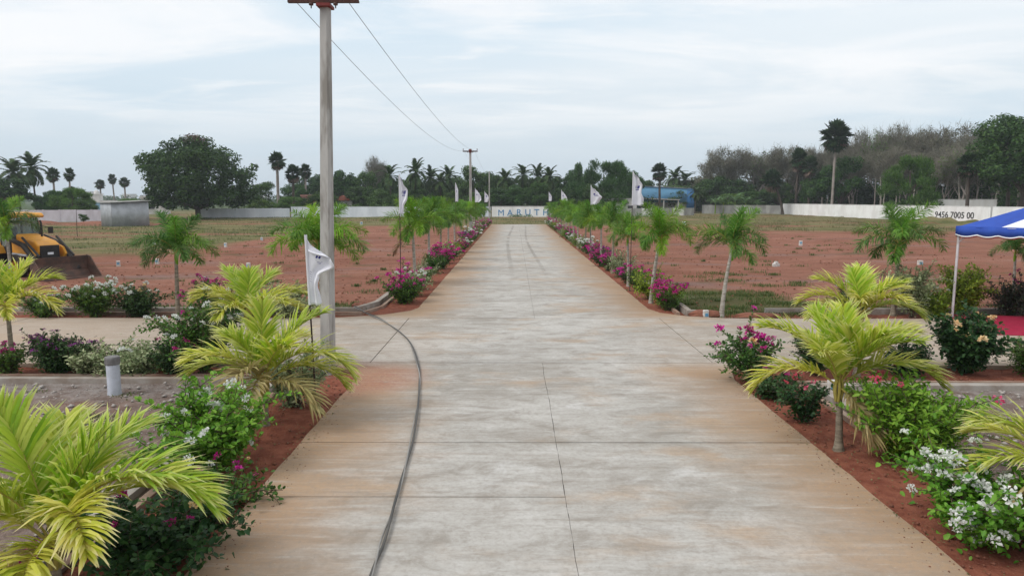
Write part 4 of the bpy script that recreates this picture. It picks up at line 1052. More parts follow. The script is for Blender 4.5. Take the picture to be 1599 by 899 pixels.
rock('concrete_lump', 5.85, 9.2, -0.1, (.16, .12, .16), 'grey concrete lump on the gravel behind the bright green shrub', 3, 'stone')
rock('soil_heap', 5.45, 19.62, -0.08, (.5, .22, .22), 'heap of red soil at the foot of the leaning foxtail palm, left of its trunk', 4, 'clod')
rock('soil_heap', 6.9, 19.55, -0.08, (.8, .22, .15), 'long low heap of red soil right of the leaning foxtail palm', 5, 'clod')
rock('soil_heap', -4.75, 21.2, -0.08, (.3, .25, .2), 'small red soil heap behind the far left kerb corner', 6, 'clod')

# ------------------------------------------------------------------ loose stuff on the ground
def scatter_stones(name, n, region, smin, smax, mat, seed, zf):
    r = np.random.RandomState(seed); base = np.array([(1, 0, 0), (-1, 0, 0), (0, 1, 0), (0, -1, 0), (0, 0, .8), (0, 0, -.6)], float)
    f0 = np.array([(0, 2, 4), (2, 1, 4), (1, 3, 4), (3, 0, 4), (2, 0, 5), (1, 2, 5), (3, 1, 5), (0, 3, 5)])
    P = np.array([region(r) for _ in range(n)])
    s_ = smin + (smax - smin) * r.rand(n) ** 3
    ang = r.rand(n) * 6.28
    v = base[None] * r.uniform(.6, 1.3, (n, 6, 1)) * s_[:, None, None]
    ca, sa = np.cos(ang)[:, None], np.sin(ang)[:, None]
    x_ = v[..., 0] * ca - v[..., 1] * sa; y_ = v[..., 0] * sa + v[..., 1] * ca
    V = np.stack([x_ + P[:, :1], y_ + P[:, 1:2], v[..., 2] * .8 + zf + s_[:, None] * .2], -1).reshape(-1, 3)
    F = (np.arange(n)[:, None, None] * 6 + f0[None]).reshape(-1, 3)
    stuff(tag(link_obj(name, np_mesh(name, V, F), None, M[mat]), *LBL[name]))
LBL = {'gravel': ('loose grey gravel strewn over the near plots behind the kerbs', 'gravel'), 'soil_clods': ('small red soil clods scattered over the graded plots', 'soil'), 'bed_crumbs': ('crumbs of red soil in the planting beds', 'soil')}
def rg_near(r):
    return (-4.5 - 9 * r.rand() ** 1.2, 3.5 + 8.8 * r.rand() ** .7) if r.rand() < .5 else (5.5 + 8 * r.rand() ** 1.2, 4 + 7.9 * r.rand() ** .7)
scatter_stones('gravel', 5200, rg_near, .008, .06, 'stone', 1, -0.03)
def rg_red(r):
    y_ = 20.6 + 62 * r.rand() ** 1.6
    return (-4.6 - r.rand() * 17, y_) if r.rand() < .45 else (5.4 + r.rand() * 24, y_)
scatter_stones('soil_clods', 7000, rg_red, .012, .07, 'clod', 2, -0.075)
def rg_bed(r):
    k = r.rand()
    if k < .3: return (-4.0 + r.rand() * 1.05, 3 + 9.5 * r.rand())
    if k < .6: return (4.1 + r.rand() * .9, 3 + 9.3 * r.rand())
    if k < .8: return (-14 + r.rand() * 9.5, 12.85 + r.rand() * .75)
    return (5 + r.rand() * 9, 12.45 + r.rand() * 1.0)
scatter_stones('bed_crumbs', 2600, rg_bed, .006, .035, 'clod', 3, -0.04)

def rg_spill(r):
    d_ = .35 * r.rand() ** 2.2; y_ = 3.5 + 9 * r.rand()
    if r.rand() < .3: y_ = 21 + 50 * r.rand() ** 1.5
    return (-2.94 + d_, y_) if r.rand() < .5 else (4.07 - d_, y_)
LBL['spilled_soil'] = ('red soil crumbs spilled from the beds onto the road edges', 'soil')
scatter_stones('spilled_soil', 2400, rg_spill, .002, .011, 'clod', 8, 0.001)
def grass_patch(name, label, n, region, h0, h1, mat, seed, z=-0.09):
    r = np.random.RandomState(seed); P = np.array([region(r) for _ in range(n)])
    h = r.uniform(h0, h1, n); a = r.rand(n) * 6.28; lean = r.uniform(.15, .9, n); w = h * .07 + .004
    d_ = np.stack([np.cos(a), np.sin(a)], 1); s_ = np.stack([-np.sin(a), np.cos(a)], 1)
    zz = np.full((n, 1), z)
    b0 = np.concatenate([P - s_ * w[:, None], zz], 1); b1 = np.concatenate([P + s_ * w[:, None], zz], 1)
    m_ = P + d_ * (lean * h * .35)[:, None]; mz = z + h[:, None] * .65
    c0 = np.concatenate([m_ - s_ * w[:, None] * .7, mz], 1); c1 = np.concatenate([m_ + s_ * w[:, None] * .7, mz], 1)
    tp = np.concatenate([P + d_ * (lean * h * .9)[:, None], z + h[:, None]], 1)
    V = np.stack([b0, b1, c1, c0, tp], 1).reshape(-1, 3); o = np.arange(n)[:, None] * 5
    F = np.concatenate([o + np.array([[0, 1, 2]]), o + np.array([[0, 2, 3]]), o + np.array([[3, 2, 4]])], 1).reshape(-1, 3)
    stuff(tag(link_obj(name, np_mesh(name, V, F), None, M[mat]), label, 'grass'))
def tufts(boxes, spread):
    cs = []
    def f(r):
        if not cs:
            for (x0, x1, y0, y1, k) in boxes:
                for _ in range(k): cs.append((x0 + (x1 - x0) * r.rand(), y0 + (y1 - y0) * r.rand(), spread * r.uniform(.3, 1.6)))
        c_ = cs[r.randint(len(cs))]
        return (c_[0] + r.normal() * c_[2], c_[1] + r.normal() * c_[2] * .6)
    return f
grass_patch('grass', 'short green grass on the soil behind the right corner kerb', 9000, tufts([(5.3, 9.5, 20.5, 25.5, 34), (6, 12, 25, 32, 10), (5.6, 8.5, 19.6, 20.4, 8)], .3), .04, .13, 'grass', 11)
grass_patch('grass', 'thin green grass behind the far left kerb', 5200, tufts([(-8.6, -4.9, 20.7, 22.4, 18), (-14, -9, 20.6, 21.6, 12), (-13, -5, 22, 29, 8), (10, 17, 20.5, 22.5, 20)], .25), .04, .14, 'grass', 12)
grass_patch('grass', 'small weeds and grass tufts on the near gravel plots', 3000, tufts([(-8.5, -5.5, 9.8, 12.0, 7), (5.7, 9.5, 8.5, 11.5, 8), (-12, -8, 10, 12, 4), (-5.6, -4.6, 11.6, 12.2, 2)], .13), .03, .11, 'grass', 13)
grass_patch('grass', 'weedy grass over the left field between the red plot and the wall', 26000, tufts([(-62, -22, 42, 128, 330), (-22, 18, 91, 128, 130), (-60, -30, 104, 126, 60)], .9), .06, .26, 'grass', 14, -0.14)
grass_patch('dry_grass', 'dry yellowish grass over the left field and the road end', 22000, tufts([(-62, -22, 43, 110, 330), (-22, 40, 92, 150, 240)], 1.1), .08, .28, 'drygrass', 15, -0.14)
grass_patch('dry_grass', 'dry weeds along the foot of the right boundary wall', 12000, tufts([(24, 58, 72, 95, 110), (30, 60, 95, 140, 120)], .8), .08, .35, 'drygrass', 16, -0.14)
grass_patch('grass', 'sparse weed tufts dotted over the red plots', 5000, tufts([(-20, -5, 23, 60, 45), (6, 26, 26, 70, 70)], .16), .04, .16, 'grass', 17, -0.1)
# fallen bracts and leaves
r = np.random.RandomState(77); n = 900
P = np.array([((-3.95 + r.rand() * 1.2, 4 + 8.5 * r.rand()) if r.rand() < .5 else (3.9 + r.rand() * 1.1, 4 + 8.5 * r.rand())) for _ in range(n)])
P3 = np.concatenate([P, np.where((P[:, :1] > -2.95) & (P[:, :1] < 4.1), 0.009, -0.02)], 1)
V, F = diamonds(P3, np.concatenate([r.normal(size=(n, 2)), r.normal(size=(n, 1)) * .2], 1), r.normal(size=(n, 3)) * .25 + np.array([0, 0, 1.]), r.uniform(.015, .045, n), r.uniform(.01, .03, n))
stuff(tag(link_obj('leaf_litter', np_mesh('leaf_litter', V, F), None, M['drygrass']), 'dry fallen leaves littering the beds and road edges', 'litter'))

# ------------------------------------------------------------------ boundary walls
def text_mesh(ch, size, mat, bold=0.02):
    cu = bpy.data.curves.new('letter', 'FONT'); cu.body = ch; cu.size = size; cu.extrude = 0.012; cu.offset = bold * size; cu.align_x = 'CENTER'
    ob = bpy.data.objects.new('tmp', cu); COL.objects.link(ob)
    bpy.context.view_layer.update()
    me = bpy.data.meshes.new_from_object(ob.evaluated_get(bpy.context.evaluated_depsgraph_get()))
    bpy.data.objects.remove(ob); me.materials.clear(); me.materials.append(mat); return me
rng = random.Random(61)
PANEL = {}
def wall(a, b_, h, mats, label, pitch=2.4, base=-0.2, post=True, cope=True):
    a, b_ = Vector((*a, 0)), Vector((*b_, 0)); d_ = b_ - a; L_ = d_.length; n_ = max(1, round(L_ / pitch)); ang = math.atan2(d_.y, d_.x)
    t = thing('boundary_wall', label, 'wall', (a.x, a.y, base), ang)
    pw = L_ / n_
    for i in range(n_):
        mt = mats[i % len(mats)] if not callable(mats) else mats(i / n_)
        key = (round(pw, 3), h, mt)
        if key not in PANEL: PANEL[key] = (MB().box(.012, pw - .012, -.06, .06, 0, h).mesh('panel', [M[mt]]), MB().box(-.085, .085, -.10, .10, 0, h + .04).mesh('post', [M[mt]]), MB().box(0.0, pw, -.085, .085, h + .003, h + .06).mesh('coping', [M[mt]]))
        o = link_obj('panel', PANEL[key][0], t); o.location = (i * pw, rng.uniform(-.008, .008), rng.uniform(-.02, .02))
        if post: o = link_obj('post', PANEL[key][1], t); o.location = (i * pw, 0, rng.uniform(0, .02))
        if cope and not post: o = link_obj('coping', PANEL[key][2], t); o.location = (i * pw, 0, .03)
    return t
wall((-92, 97.5), (-56, 104), 1.85, ['wall_lilac'], 'pale lilac panelled boundary wall behind the loader and the metal shed', 2.2)
wall((-55.8, 124), (-41, 127.5), 1.75, ['wall_bluish'], 'bluish white panelled wall under the big round tree', 1.5)
wall((-40.8, 127.6), (-4.4, 130), 1.95, ['wall_bluish'], 'long plain bluish wall behind the nearest utility pole', 3.6, post=False)
wl = wall((-4.2, 130), (15.5, 130), 2.0, ['wall_white'], 'white wall lettered in big blue capitals across the end of the road', 3.9, post=False)
for k, ch in enumerate('MARUTH'):
    o = link_obj('letter', text_mesh(ch, 1.6, M['letter_blue'], 0 if ch == 'M' else .004), wl); o.rotation_euler = (R(90), 0, 0)
    o.location = (1.75 + 1.66 * k, -0.075, 0.42 if k > 1 else 0.34)
wall((15.8, 133), (36.5, 142), 1.6, ['wall_grey', 'wall_white', 'wall_grey'], 'patchy grey and white wall in front of the blue shed', 2.6)
wall((42.5, 158), (57.5, 150.5), 2.05, ['wall_grey'], 'low bare grey wall right of the blue shed', 2.6)
w2 = wall((57.7, 150.3), (64.3, 94.5), 2.35, ['wall_white'], 'long white boundary wall receding below the right wood', 3.2, post=False)
w3 = wall((64.35, 94.2), (67.5, 70), 2.35, ['wall_white'], 'white wall stretch right of the painted number, behind the tent', 3.2, post=False)
tx = link_obj('painted_number', text_mesh('9456 7005 00', 1.25, M['letter_black'], .012), w2)
L2 = math.hypot(64.3 - 57.7, 94.5 - 150.3)
tx.rotation_euler = (R(90), 0, 0); tx.location = (L2 - 6.6, -.075, .72); tx.scale = (1.1, 1, 1)
wall((67, 112), (77, 112), 3.3, ['wall_white'], 'short white wall stub standing behind the painted number', 3.3, post=False)

# ------------------------------------------------------------------ shed and buildings
t = thing('metal_shed', 'grey corrugated metal shed left of the big round tree', 'shed', (-48.9, 86.5, -0.15), R(50)); t.scale = (.8, .8, 1)
def corrugated(x0, x1, z0, z1, y, name, mat, parent, pitch=.25, amp=.03, axis='x', ztop=None):
    n_ = int((x1 - x0) / pitch * 2); V, F = [], []
    for i in range(n_ + 1):
        a = x0 + (x1 - x0) * i / n_; o_ = y + (amp if i % 2 else -amp); zt = z1 if ztop is None else z1 + (ztop - z1) * i / n_
        for z_ in (z0, zt): V.append((a, o_, z_) if axis == 'x' else (o_, a, z_))
    F = [(2 * i, 2 * i + 2, 2 * i + 3, 2 * i + 1) for i in range(n_)]
    o = link_obj(name, np_mesh(name, V, F), parent, mat); sd = o.modifiers.new('thick', 'SOLIDIFY'); sd.thickness = .01; return o
corrugated(-1.9, 3.5, 0, 2.9, -2, 'front_wall', M['sheet_grey'], t, ztop=3.1); corrugated(-1.9, 3.5, 0, 2.9, 2.4, 'back_wall', M['sheet_grey'], t, ztop=3.1)
corrugated(-2, 2.4, 0, 2.9, -1.9, 'side_wall', M['sheet_grey'], t, axis='y'); corrugated(-2, 2.4, 0, 3.1, 3.5, 'side_wall', M['sheet_grey'], t, axis='y')
mb = MB(); mb.prism([(-2.2, 2.93), (3.8, 3.15), (3.8, 3.22), (-2.2, 3.0)], -2.4, 2.8); mb.build('roof', M['wall_grey'], t)

def building(name, x, y, w, d_, h, rz, label, wm, rm=None, roof='flat', wins=(), cat='building', group=None, base=-0.2):
    t = thing(name, label, cat, (x, y, base), rz, group)
    MB().box(-w / 2, w / 2, -d_ / 2, d_ / 2, 0, h).build('wall', M[wm], t)
    if roof == 'flat': MB().box(-w / 2 - .2, w / 2 + .2, -d_ / 2 - .2, d_ / 2 + .2, h + .003, h + .35).build('roof', M[rm or wm], t)
    else: MB().prism([(-w / 2 - .4, h), (w / 2 + .4, h), (0, h + w * .28)], -d_ / 2 - .4, d_ / 2 + .4, M4=None).build('roof', M[rm or wm], t)
    for (cx, cz, ww, wh) in wins:
        f = MB().box(cx - ww / 2, cx + ww / 2, -d_ / 2 - .06, -d_ / 2 + .02, cz - wh / 2, cz + wh / 2).build('window', M['darkgap'], t)
        MB().box(cx - ww / 2 - .1, cx + ww / 2 + .1, -d_ / 2 - .16, -d_ / 2 - .003, cz - wh / 2 - .14, cz - wh / 2 - .02).build('sill', M['plaster'], f)
    return t
# blue shed
t = thing('blue_shed', 'long blue sheet-metal shed behind the right row of foxtail palms', 'shed', (36.6, 168, -0.2), R(-6))
corrugated(-6.5, 6.0, 2.6, 6.4, -3, 'front_wall', M['sheet_blue'], t, .4, .04, ztop=5.7); corrugated(-3, 5, 0, 5.7, 6.0, 'side_wall', M['sheet_blue_dark'], t, .4, .04, axis='y')
corrugated(-3, 5, 0, 6.4, -6.5, 'side_wall', M['sheet_blue'], t, .4, .04, axis='y'); corrugated(4.2, 5.9, 0, 5.9, -3.12, 'corner_panel', M['sheet_blue_dark'], t, .4, .03)
mb = MB(); mb.prism([(-6.6, 6.42), (6.1, 5.72), (6.1, 5.8), (-6.6, 6.5)], -3.2, 5.1); mb.build('roof', M['sheet_grey'], t)
MB().box(-6.4, 5.9, -2.9, -2.7, 0, 2.6).build('lower_wall', M['wall_grey'], t)
mb = MB(); mb.prism([(-8.6, 3.5), (2.2, 3.1), (2.2, 3.3), (-8.6, 3.7)], -6.5, -3.1); mb.build('porch_roof', M['plaster'], t)
for xx in (-8.2, -4.8, -1.4, 1.9): MB().box(xx - .12, xx + .12, -6.3, -6.06, 0, 3.05).build('porch_post', M['plaster'], t)
building('small_house', -94.5, 162, 5.4, 5, 2.7, 0.1, 'low white and blue house with a rooftop turret beyond the lilac wall', 'plaster_blue', 'plaster', wins=[(-1.4, 1.5, .9, 1), (1.2, 1.5, .9, 1)])
t = thing('roof_turret', 'white stepped turret on the low white and blue house', 'turret', (-96.3, 161.4, 2.9), 0.1); MB().box(-.9, .9, -.9, .9, -.05, 1.3).build('base_block', M['plaster'], t); MB().box(-1.1, 1.1, -1.1, 1.1, 1.303, 1.5).build('cornice', M['plaster'], t); MB().lathe([(.6, 1.5), (.55, 2.0), (.2, 2.3), (0, 2.4)], 10).build('dome', M['plaster'], t)
building('small_house', -77, 150, 4.5, 4, 3.6, 0.1, 'white house peeping out left of the big round tree', 'plaster', wins=[(0, 1.8, 1, 1)])
t = thing('water_tank', 'yellow water tank on the white house left of the big round tree', 'tank', (-77, 149.5, 3.75)); MB().lathe([(0, 0), (.8, 0), (.85, .1), (.82, .25), (.86, .35), (.82, .5), (.86, .6), (.82, .8), (.86, .9), (.8, 1.15), (.4, 1.4), (.25, 1.5), (0, 1.5)], 18).build('barrel', M['yellowtank'], t); MB().lathe([(0, 1.48), (.27, 1.48), (.27, 1.58), (0, 1.6)], 12).build('lid', M['black'], t)
building('small_house', -33.8, 140, 3.6, 4, 3.1, 0, 'hut with red tiled roof behind the bluish wall, right of the nearest utility pole', 'plaster', 'rooftile', 'gable', wins=[(0, 1.5, .9, .9)])
building('small_house', -41.5, 143, 3.4, 4, 3.9, 0.2, 'small pink house behind the bluish wall, left of the nearest utility pole', 'plaster_pink', wins=[(-.7, 2.2, .8, .9), (.8, 2.2, .8, .9)])
building('small_house', 21.5, 140, 5, 4, 3.2, 0.1, 'low plastered hut with dark window behind the right row of palms', 'plaster', 'wall_grey', wins=[(-1.2, 1.6, 1, 1), (1.2, 1.6, 1, 1)])
rng = random.Random(71)
for i in range(18):
    yy = rng.uniform(620, 800); px = -650 + i * 33 + rng.uniform(-12, 12); px = px if px < -80 else -80
    w = rng.uniform(9, 20); h = rng.uniform(5, 10)
    building('town_building', px / 1085 * 1.02 * yy, yy, w, 10, h, rng.uniform(-.3, .3), '%s pale block from the left in the hazy town on the horizon' % ORD[i], rng.choice(['plaster', 'plaster', 'wall_white', 'wall_lilac']), wins=[(-w * .3 + w * .3 * (k % 3), h * (.3 if k < 3 else .7), w * .14, h * .18) for k in range(6)], group='buildings of the town on the horizon')

# ------------------------------------------------------------------ backhoe loader
ROT = R(-26)
t = thing('backhoe_loader', 'orange backhoe loader with a wide brown bucket parked on the left red plot', 'loader', (-21.95, 31.05, -0.12), ROT)
def wheel(x, y, r_, w, name='wheel'):
    M4 = Matrix.Translation((x, y, r_)) @ Matrix.Rotation(R(90), 4, 'X')
    ty = MB().lathe([(r_ * .55, -w / 2), (r_ * .9, -w / 2), (r_ * .985, -w * .38), (r_, 0), (r_ * .985, w * .38), (r_ * .9, w / 2), (r_ * .55, w / 2)], 28, M4=M4).build(name, M['tyre'], t)
    for k in range(20):
        a = k * 2 * math.pi / 20; MB_ = Matrix.Translation((x, y, r_)) @ Matrix.Rotation(a, 4, 'Y') @ Matrix.Rotation(R(24 if k % 2 else -24), 4, 'X')
        MB().box(r_ * .97 - .03, r_ * 1.0 + .03, -w * .42 if k % 2 else 0, 0 if k % 2 else w * .42, -.035, .035, mat=Matrix.Translation((x, y, r_)) @ Matrix.Rotation(a, 4, 'Y')).build('tread_lug', M['tyre'], ty) if r_ > .6 else None
    MB().lathe([(r_ * .55, -w * .35), (r_ * .5, -w * .2), (r_ * .2, -w * .1), (.0, -w * .12)], 20, M4=M4).build('rim', M['orange'], ty)
    MB().lathe([(r_ * .55, w * .35), (r_ * .5, w * .2), (r_ * .2, w * .1), (.0, w * .12)], 20, M4=M4).build('rim', M['orange'], ty)
for s_ in (-1, 1): wheel(-1.15, s_ * .92, .74, .46); wheel(1.05, s_ * .88, .52, .36)
MB().box(-1.9, 1.75, -.42, .42, .5, .98).build('chassis', M['black'], t, .03)
mb = MB(); mb.prism([(.25, .98), (1.80, .98), (1.86, 1.42), (1.55, 1.60), (.25, 1.88)], -.47, .47); hd = mb.build('hood', M['orange'], t, .06)
MB().box(1.80, 1.90, -.40, .40, .85, 1.40).build('grille', M['black'], hd, .02)
MB().box(1.895, 1.915, -.12, .12, 1.0, 1.10).build('badge', M['tent_white'], hd)
for s_ in (-1, 1):
    mb = MB(); mb.prism([(.35, 1.0), (1.0, .9), (1.75, .75), (1.95, 1.0), (1.75, 1.3), (1.0, 1.55), (.35, 1.7)], s_ * .66 - .05, s_ * .66 + .05); mb.build('side_plate', M['orange'], t, .02)
    mb = MB(); mb.tube([(.2, s_ * .78, 1.72), (1.35, s_ * .78, 1.42), (2.35, s_ * .78, .62), (2.55, s_ * .78, .35)], [.10, .12, .10, .08], 6, smooth=False); ar = mb.build('loader_arm', M['black'], t)
    MB().tube([(.75, s_ * .90, 1.05), (1.75, s_ * .90, 1.0)], .055, 10).build('hydraulic_ram', M['sheet_grey'], ar)
    MB().tube([(1.2, s_ * .72, 1.75), (2.35, s_ * .72, .95)], .05, 10).build('hydraulic_ram', M['black'], ar)
    mb = MB()
    arc = [(-1.15 + .98 * math.cos(a), .74 + .98 * math.sin(a)) for a in [R(18 + k * 18) for k in range(9)]]; ins = [(-1.15 + .90 * math.cos(a), .74 + .90 * math.sin(a)) for a in [R(18 + k * 18) for k in range(9)]][::-1]
    for i in range(8): mb.prism([arc[i], arc[i + 1], ins[7 - i], ins[8 - i]], s_ * .93 - .30, s_ * .93 + .28)
    mb.build('fender', M['orange'], t)
# cab: sill, posts, panes, roof
MB().box(-1.35, .22, -.66, .66, .98, 1.32).build('cab_sill', M['black'], t, .03)
cabposts = [((.22, .66), (.02, .62)), ((-.45, .68), (-.47, .64)), ((-1.35, .66), (-1.2, .62))]
for (a, b_) in cabposts:
    for s_ in (-1, 1): MB().tube([(a[0], s_ * a[1], 1.3), (b_[0], s_ * b_[1], 2.56)], .042, 6, smooth=False).build('cab_post', M['black'], t)
def pane(vs): 
    mb = MB(); mb._add(vs, [(0, 1, 2, 3)]); o = mb.build('window', M['glass'], t); sd = o.modifiers.new('thick', 'SOLIDIFY'); sd.thickness = .012
pane([(.22, -.62, 1.34), (.22, .62, 1.34), (.02, .58, 2.54), (.02, -.58, 2.54)]); pane([(-1.35, .62, 1.34), (-1.35, -.62, 1.34), (-1.2, -.58, 2.54), (-1.2, .58, 2.54)])
for s_ in (-1, 1): pane([(.18, s_ * .66, 1.34), (-.43, s_ * .68, 1.34), (-.45, s_ * .64, 2.54), (.0, s_ * .62, 2.54)]); pane([(-.48, s_ * .68, 1.34), (-1.31, s_ * .66, 1.34), (-1.18, s_ * .62, 2.54), (-.49, s_ * .64, 2.54)])
rf = MB(); rf.prism([(-1.45, 2.57), (.25, 2.57), (.34, 2.64), (.2, 2.78), (-1.3, 2.82), (-1.45, 2.72)], -.78, .78); rf = rf.build('roof', M['orange'], t, .04)
for s_ in (-1, 1): MB().box(.25, .36, s_ * .55 - .09, s_ * .55 + .09, 2.46, 2.56).build('work_lamp', M['tent_white'], rf)
MB().box(-.9, -.45, -.25, .25, 1.33, 1.75).build('seat', M['black'], t, .04); MB().box(-.98, -.85, -.25, .25, 1.6, 2.15).build('seat_back', M['black'], t, .04)
MB().tube([(-.05, 0, 1.3), (-.2, 0, 1.8)], .03, 6).build('steering_column', M['black'], t)
MB().tube([(.85, .30, 1.7), (.85, .30, 2.35), (.80, .30, 2.45)], .045, 8).build('exhaust', M['black'], t)
for s_ in (-1, 1): mb = MB(); mb.tube([(.2, s_ * .66, 2.2), (.42, s_ * .95, 2.1)], .015, 5); mb.box(.39, .44, s_ * .95 - .1, s_ * .95 + .1, 1.85, 2.15); mb.build('mirror', M['black'], t)
# bucket: a bent steel trough with end plates
prof = [(2.52, .92), (2.48, .60), (2.50, .30), (2.66, .06), (2.95, .0), (3.42, .02)]; inn = [(3.42, .05), (2.96, .045), (2.70, .10), (2.55, .32), (2.53, .60), (2.57, .92)]
bk = MB()
for i in range(5): bk.prism([prof[i], prof[i + 1], inn[4 - i], inn[5 - i]], -1.2, 1.2)
bk = bk.build('bucket', M['bucket'], t)
for s_ in (-1, 1): MB().prism([(2.50, .95), (2.47, .30), (2.64, .0), (3.44, 0), (3.40, .12), (2.75, .88)], s_ * 1.2 - .02, s_ * 1.2 + .025).build('end_plate', M['bucket'], bk)
MB().box(3.36, 3.50, -1.2, 1.2, -.005, .025).build('cutting_edge', M['rust'], bk)
# rear excavator arm folded up
MB().box(-2.15, -1.85, -.85, .85, .5, .95).build('rear_frame', M['black'], t)
mb = MB(); mb.prism([(-2.1, .8), (-1.95, .8), (-1.9, 1.9), (-2.15, 3.1), (-2.4, 3.15), (-2.35, 1.9)], -.14, .14); bm_ = mb.build('rear_boom', M['orange'], t, .02)
mb = MB(); mb.prism([(-2.3, 3.2), (-2.15, 3.0), (-2.55, 1.6), (-2.8, 1.0), (-2.95, 1.05)], -.11, .11); mb.build('dipper_arm', M['orange'], bm_, .02)
mb = MB(); mb.prism([(-2.7, 1.05), (-3.0, 1.1), (-3.25, .7), (-3.1, .3), (-2.7, .25), (-2.95, .45), (-3.05, .75)], -.3, .3); mb.build('digging_bucket', M['bucket'], bm_)
for s_ in (-1, 1): MB().tube([(-2.0, s_ * .95, .9), (-2.05, s_ * 1.0, .2)], .07, 6).build('stabiliser_leg', M['black'], t)

# ------------------------------------------------------------------ tent, carpet, table
TA = R(-50)
t = thing('canopy_tent', 'blue and white striped canopy tent on white poles at the right edge', 'tent', (12.15, 19.2, 0.0), TA)
TS = 7.0; HE = 2.52; HP = 4.3
roof = MB()
cx_ = TS / 2
corners = [(0, 0), (TS, 0), (TS, TS), (0, TS)]
for side in range(4):
    a = Vector((*corners[side], HE)); b_ = Vector((*corners[(side + 1) % 4], HE)); ap = Vector((cx_, cx_, HP))
    n_ = 7
    for k in range(n_):
        pr = None
        for lv in range(6):
            s0, s1 = lv / 6, (lv + 1) / 6
            def q_(u_, v_):
                p_ = a.lerp(b_, u_).lerp(ap, v_); p_.z -= .10 * math.sin(math.pi * v_); return p_
            roof._add([q_(k / n_, s0), q_((k + 1) / n_, s0), q_((k + 1) / n_, s1), q_(k / n_, s1)], [(0, 1, 2, 3)], (0, 1)[k % 2])
canopy = roof.build('canopy', [M['tent_blue'], M['tent_white']], t)
sd = canopy.modifiers.new('thick', 'SOLIDIFY'); sd.thickness = .006
for side in range(4):
    a = Vector((*corners[side], HE)); b_ = Vector((*corners[(side + 1) % 4], HE)); d_ = (b_ - a).normalized(); o_ = Vector((d_.y, -d_.x, 0))
    for nm, mt, inset, z0, dp in (('valance', 'tent_blue', .015, .03, .24), ('valance_trim', 'tent_white', .019, -.208, .035), ('inner_valance', 'tent_red', -.05, -.02, .25)):
        vs, fs = [], []; n_ = 96
        for k in range(n_ + 1):
            s_ = k / n_; sc_ = abs(math.sin(math.pi * s_ * 14)); wv = .025 * math.sin(s_ * 60)
            p_ = a.lerp(b_, s_) + o_ * (inset + wv)
            if nm == 'valance_trim': zt = HE - .19 - .055 * sc_ + .012; zb = zt - dp
            else: zt = HE + z0; zb = HE + z0 - dp + .03 - .055 * sc_
            if side in (0, 3) or nm != 'inner_valance': pass
            vs += [(p_.x, p_.y, zt), (p_.x, p_.y, zb)]
        fs = [(2 * k, 2 * k + 1, 2 * k + 3, 2 * k + 2) for k in range(n_)]
        o = link_obj(nm, np_mesh(nm, vs, fs, smooth=True), canopy, M[mt]); sd = o.modifiers.new('thick', 'SOLIDIFY'); sd.thickness = .003
for (a, b_) in corners: MB().tube([(a + (.06 if a == 0 else -.06), b_ + (.06 if b_ == 0 else -.06), 0), (a + (.06 if a == 0 else -.06), b_ + (.06 if b_ == 0 else -.06), HE)], .034, 10).build('pole', M['tent_pole'], t)
for (a, b_) in corners:
    sx, sy = (1 if a == 0 else -1), (1 if b_ == 0 else -1)
    MB().tube([(a + .06 * sx, b_ + .06 * sy, HE - .42), (a + .45 * sx, b_ + .06 * sy, HE - .04)], .016, 6).build('brace', M['tent_pole'], t)
mb = MB(); mb.box(0, 5.5, 0, 3.0, 0.004, 0.016); o = mb.build('red_carpet', M['carpet']); o.location = (11.75, 16.7, 0.0); o.rotation_euler = (0, 0, R(-8)); tag(o, 'red carpet laid on the cross road under the tent', 'carpet')
# table under a white cloth
t = thing('table', 'table under a hanging white cloth at the right edge on the red carpet', 'table', (14.2, 17.6, 0.016), R(-20))
for sx in (.1, 1.5):
    for sy in (.1, .6): MB().box(sx - .02, sx + .02, sy - .02, sy + .02, 0, .74).build('leg', M['tent_pole'], t)
MB().box(0, 1.6, 0, .7, .742, .765).build('tabletop', M['tent_pole'], t)
mb = MB(); per = []
for k in range(64):
    s_ = k / 64 * 4; c_ = [(0, 0), (1.6, 0), (1.6, .7), (0, .7)]; i = int(s_); f_ = s_ - i; per.append((c_[i][0] + (c_[(i + 1) % 4][0] - c_[i][0]) * f_, c_[i][1] + (c_[(i + 1) % 4][1] - c_[i][1]) * f_))
vs = [(.8 + (px - .8) * 1.01, .35 + (py - .35) * 1.01, .772) for px, py in per] + [(.8 + (px - .8) * (1.05 + .03 * math.sin(k * 1.7)), .35 + (py - .35) * (1.1 + .07 * math.sin(k * 1.7)), .04) for k, (px, py) in enumerate(per)]
mb._add(vs, [tuple(range(64))] + [(k, 64 + k, 64 + (k + 1) % 64, (k + 1) % 64) for k in range(64)], 0, True)
o = mb.build('tablecloth', M['tablecloth']); o.location = t.location; o.rotation_euler = t.rotation_euler; tag(o, 'white tablecloth hanging to the ground at the right edge', 'tablecloth')

# ------------------------------------------------------------------ trees
def crown_np(seed, blobs, leaf, n, up=0.35):
    """leaf-sized faces spread over the shells of many clumps; blobs: (x, y, z, rx, ry, rz)"""
    r = np.random.RandomState(seed); B_ = np.array(blobs, float)
    vol = (B_[:, 3] * B_[:, 4] + B_[:, 3] * B_[:, 5]); k = r.choice(len(B_), n, p=vol / vol.sum())
    u = r.normal(size=(n, 3)); u /= np.linalg.norm(u, axis=1, keepdims=True)
    rad = r.uniform(.25, 1.0, (n, 1)) ** .45 * r.uniform(.85, 1.12, (n, 1))
    P = B_[k, :3] + u * rad * B_[k, 3:]
    N = u + np.array([0, 0, up]) + r.normal(size=(n, 3)) * .55
    D = np.cross(N, r.normal(size=(n, 3)))
    s_ = leaf * r.uniform(.55, 1.35, n)
    return diamonds(P, D, N, s_, s_ * r.uniform(.5, .8, n))


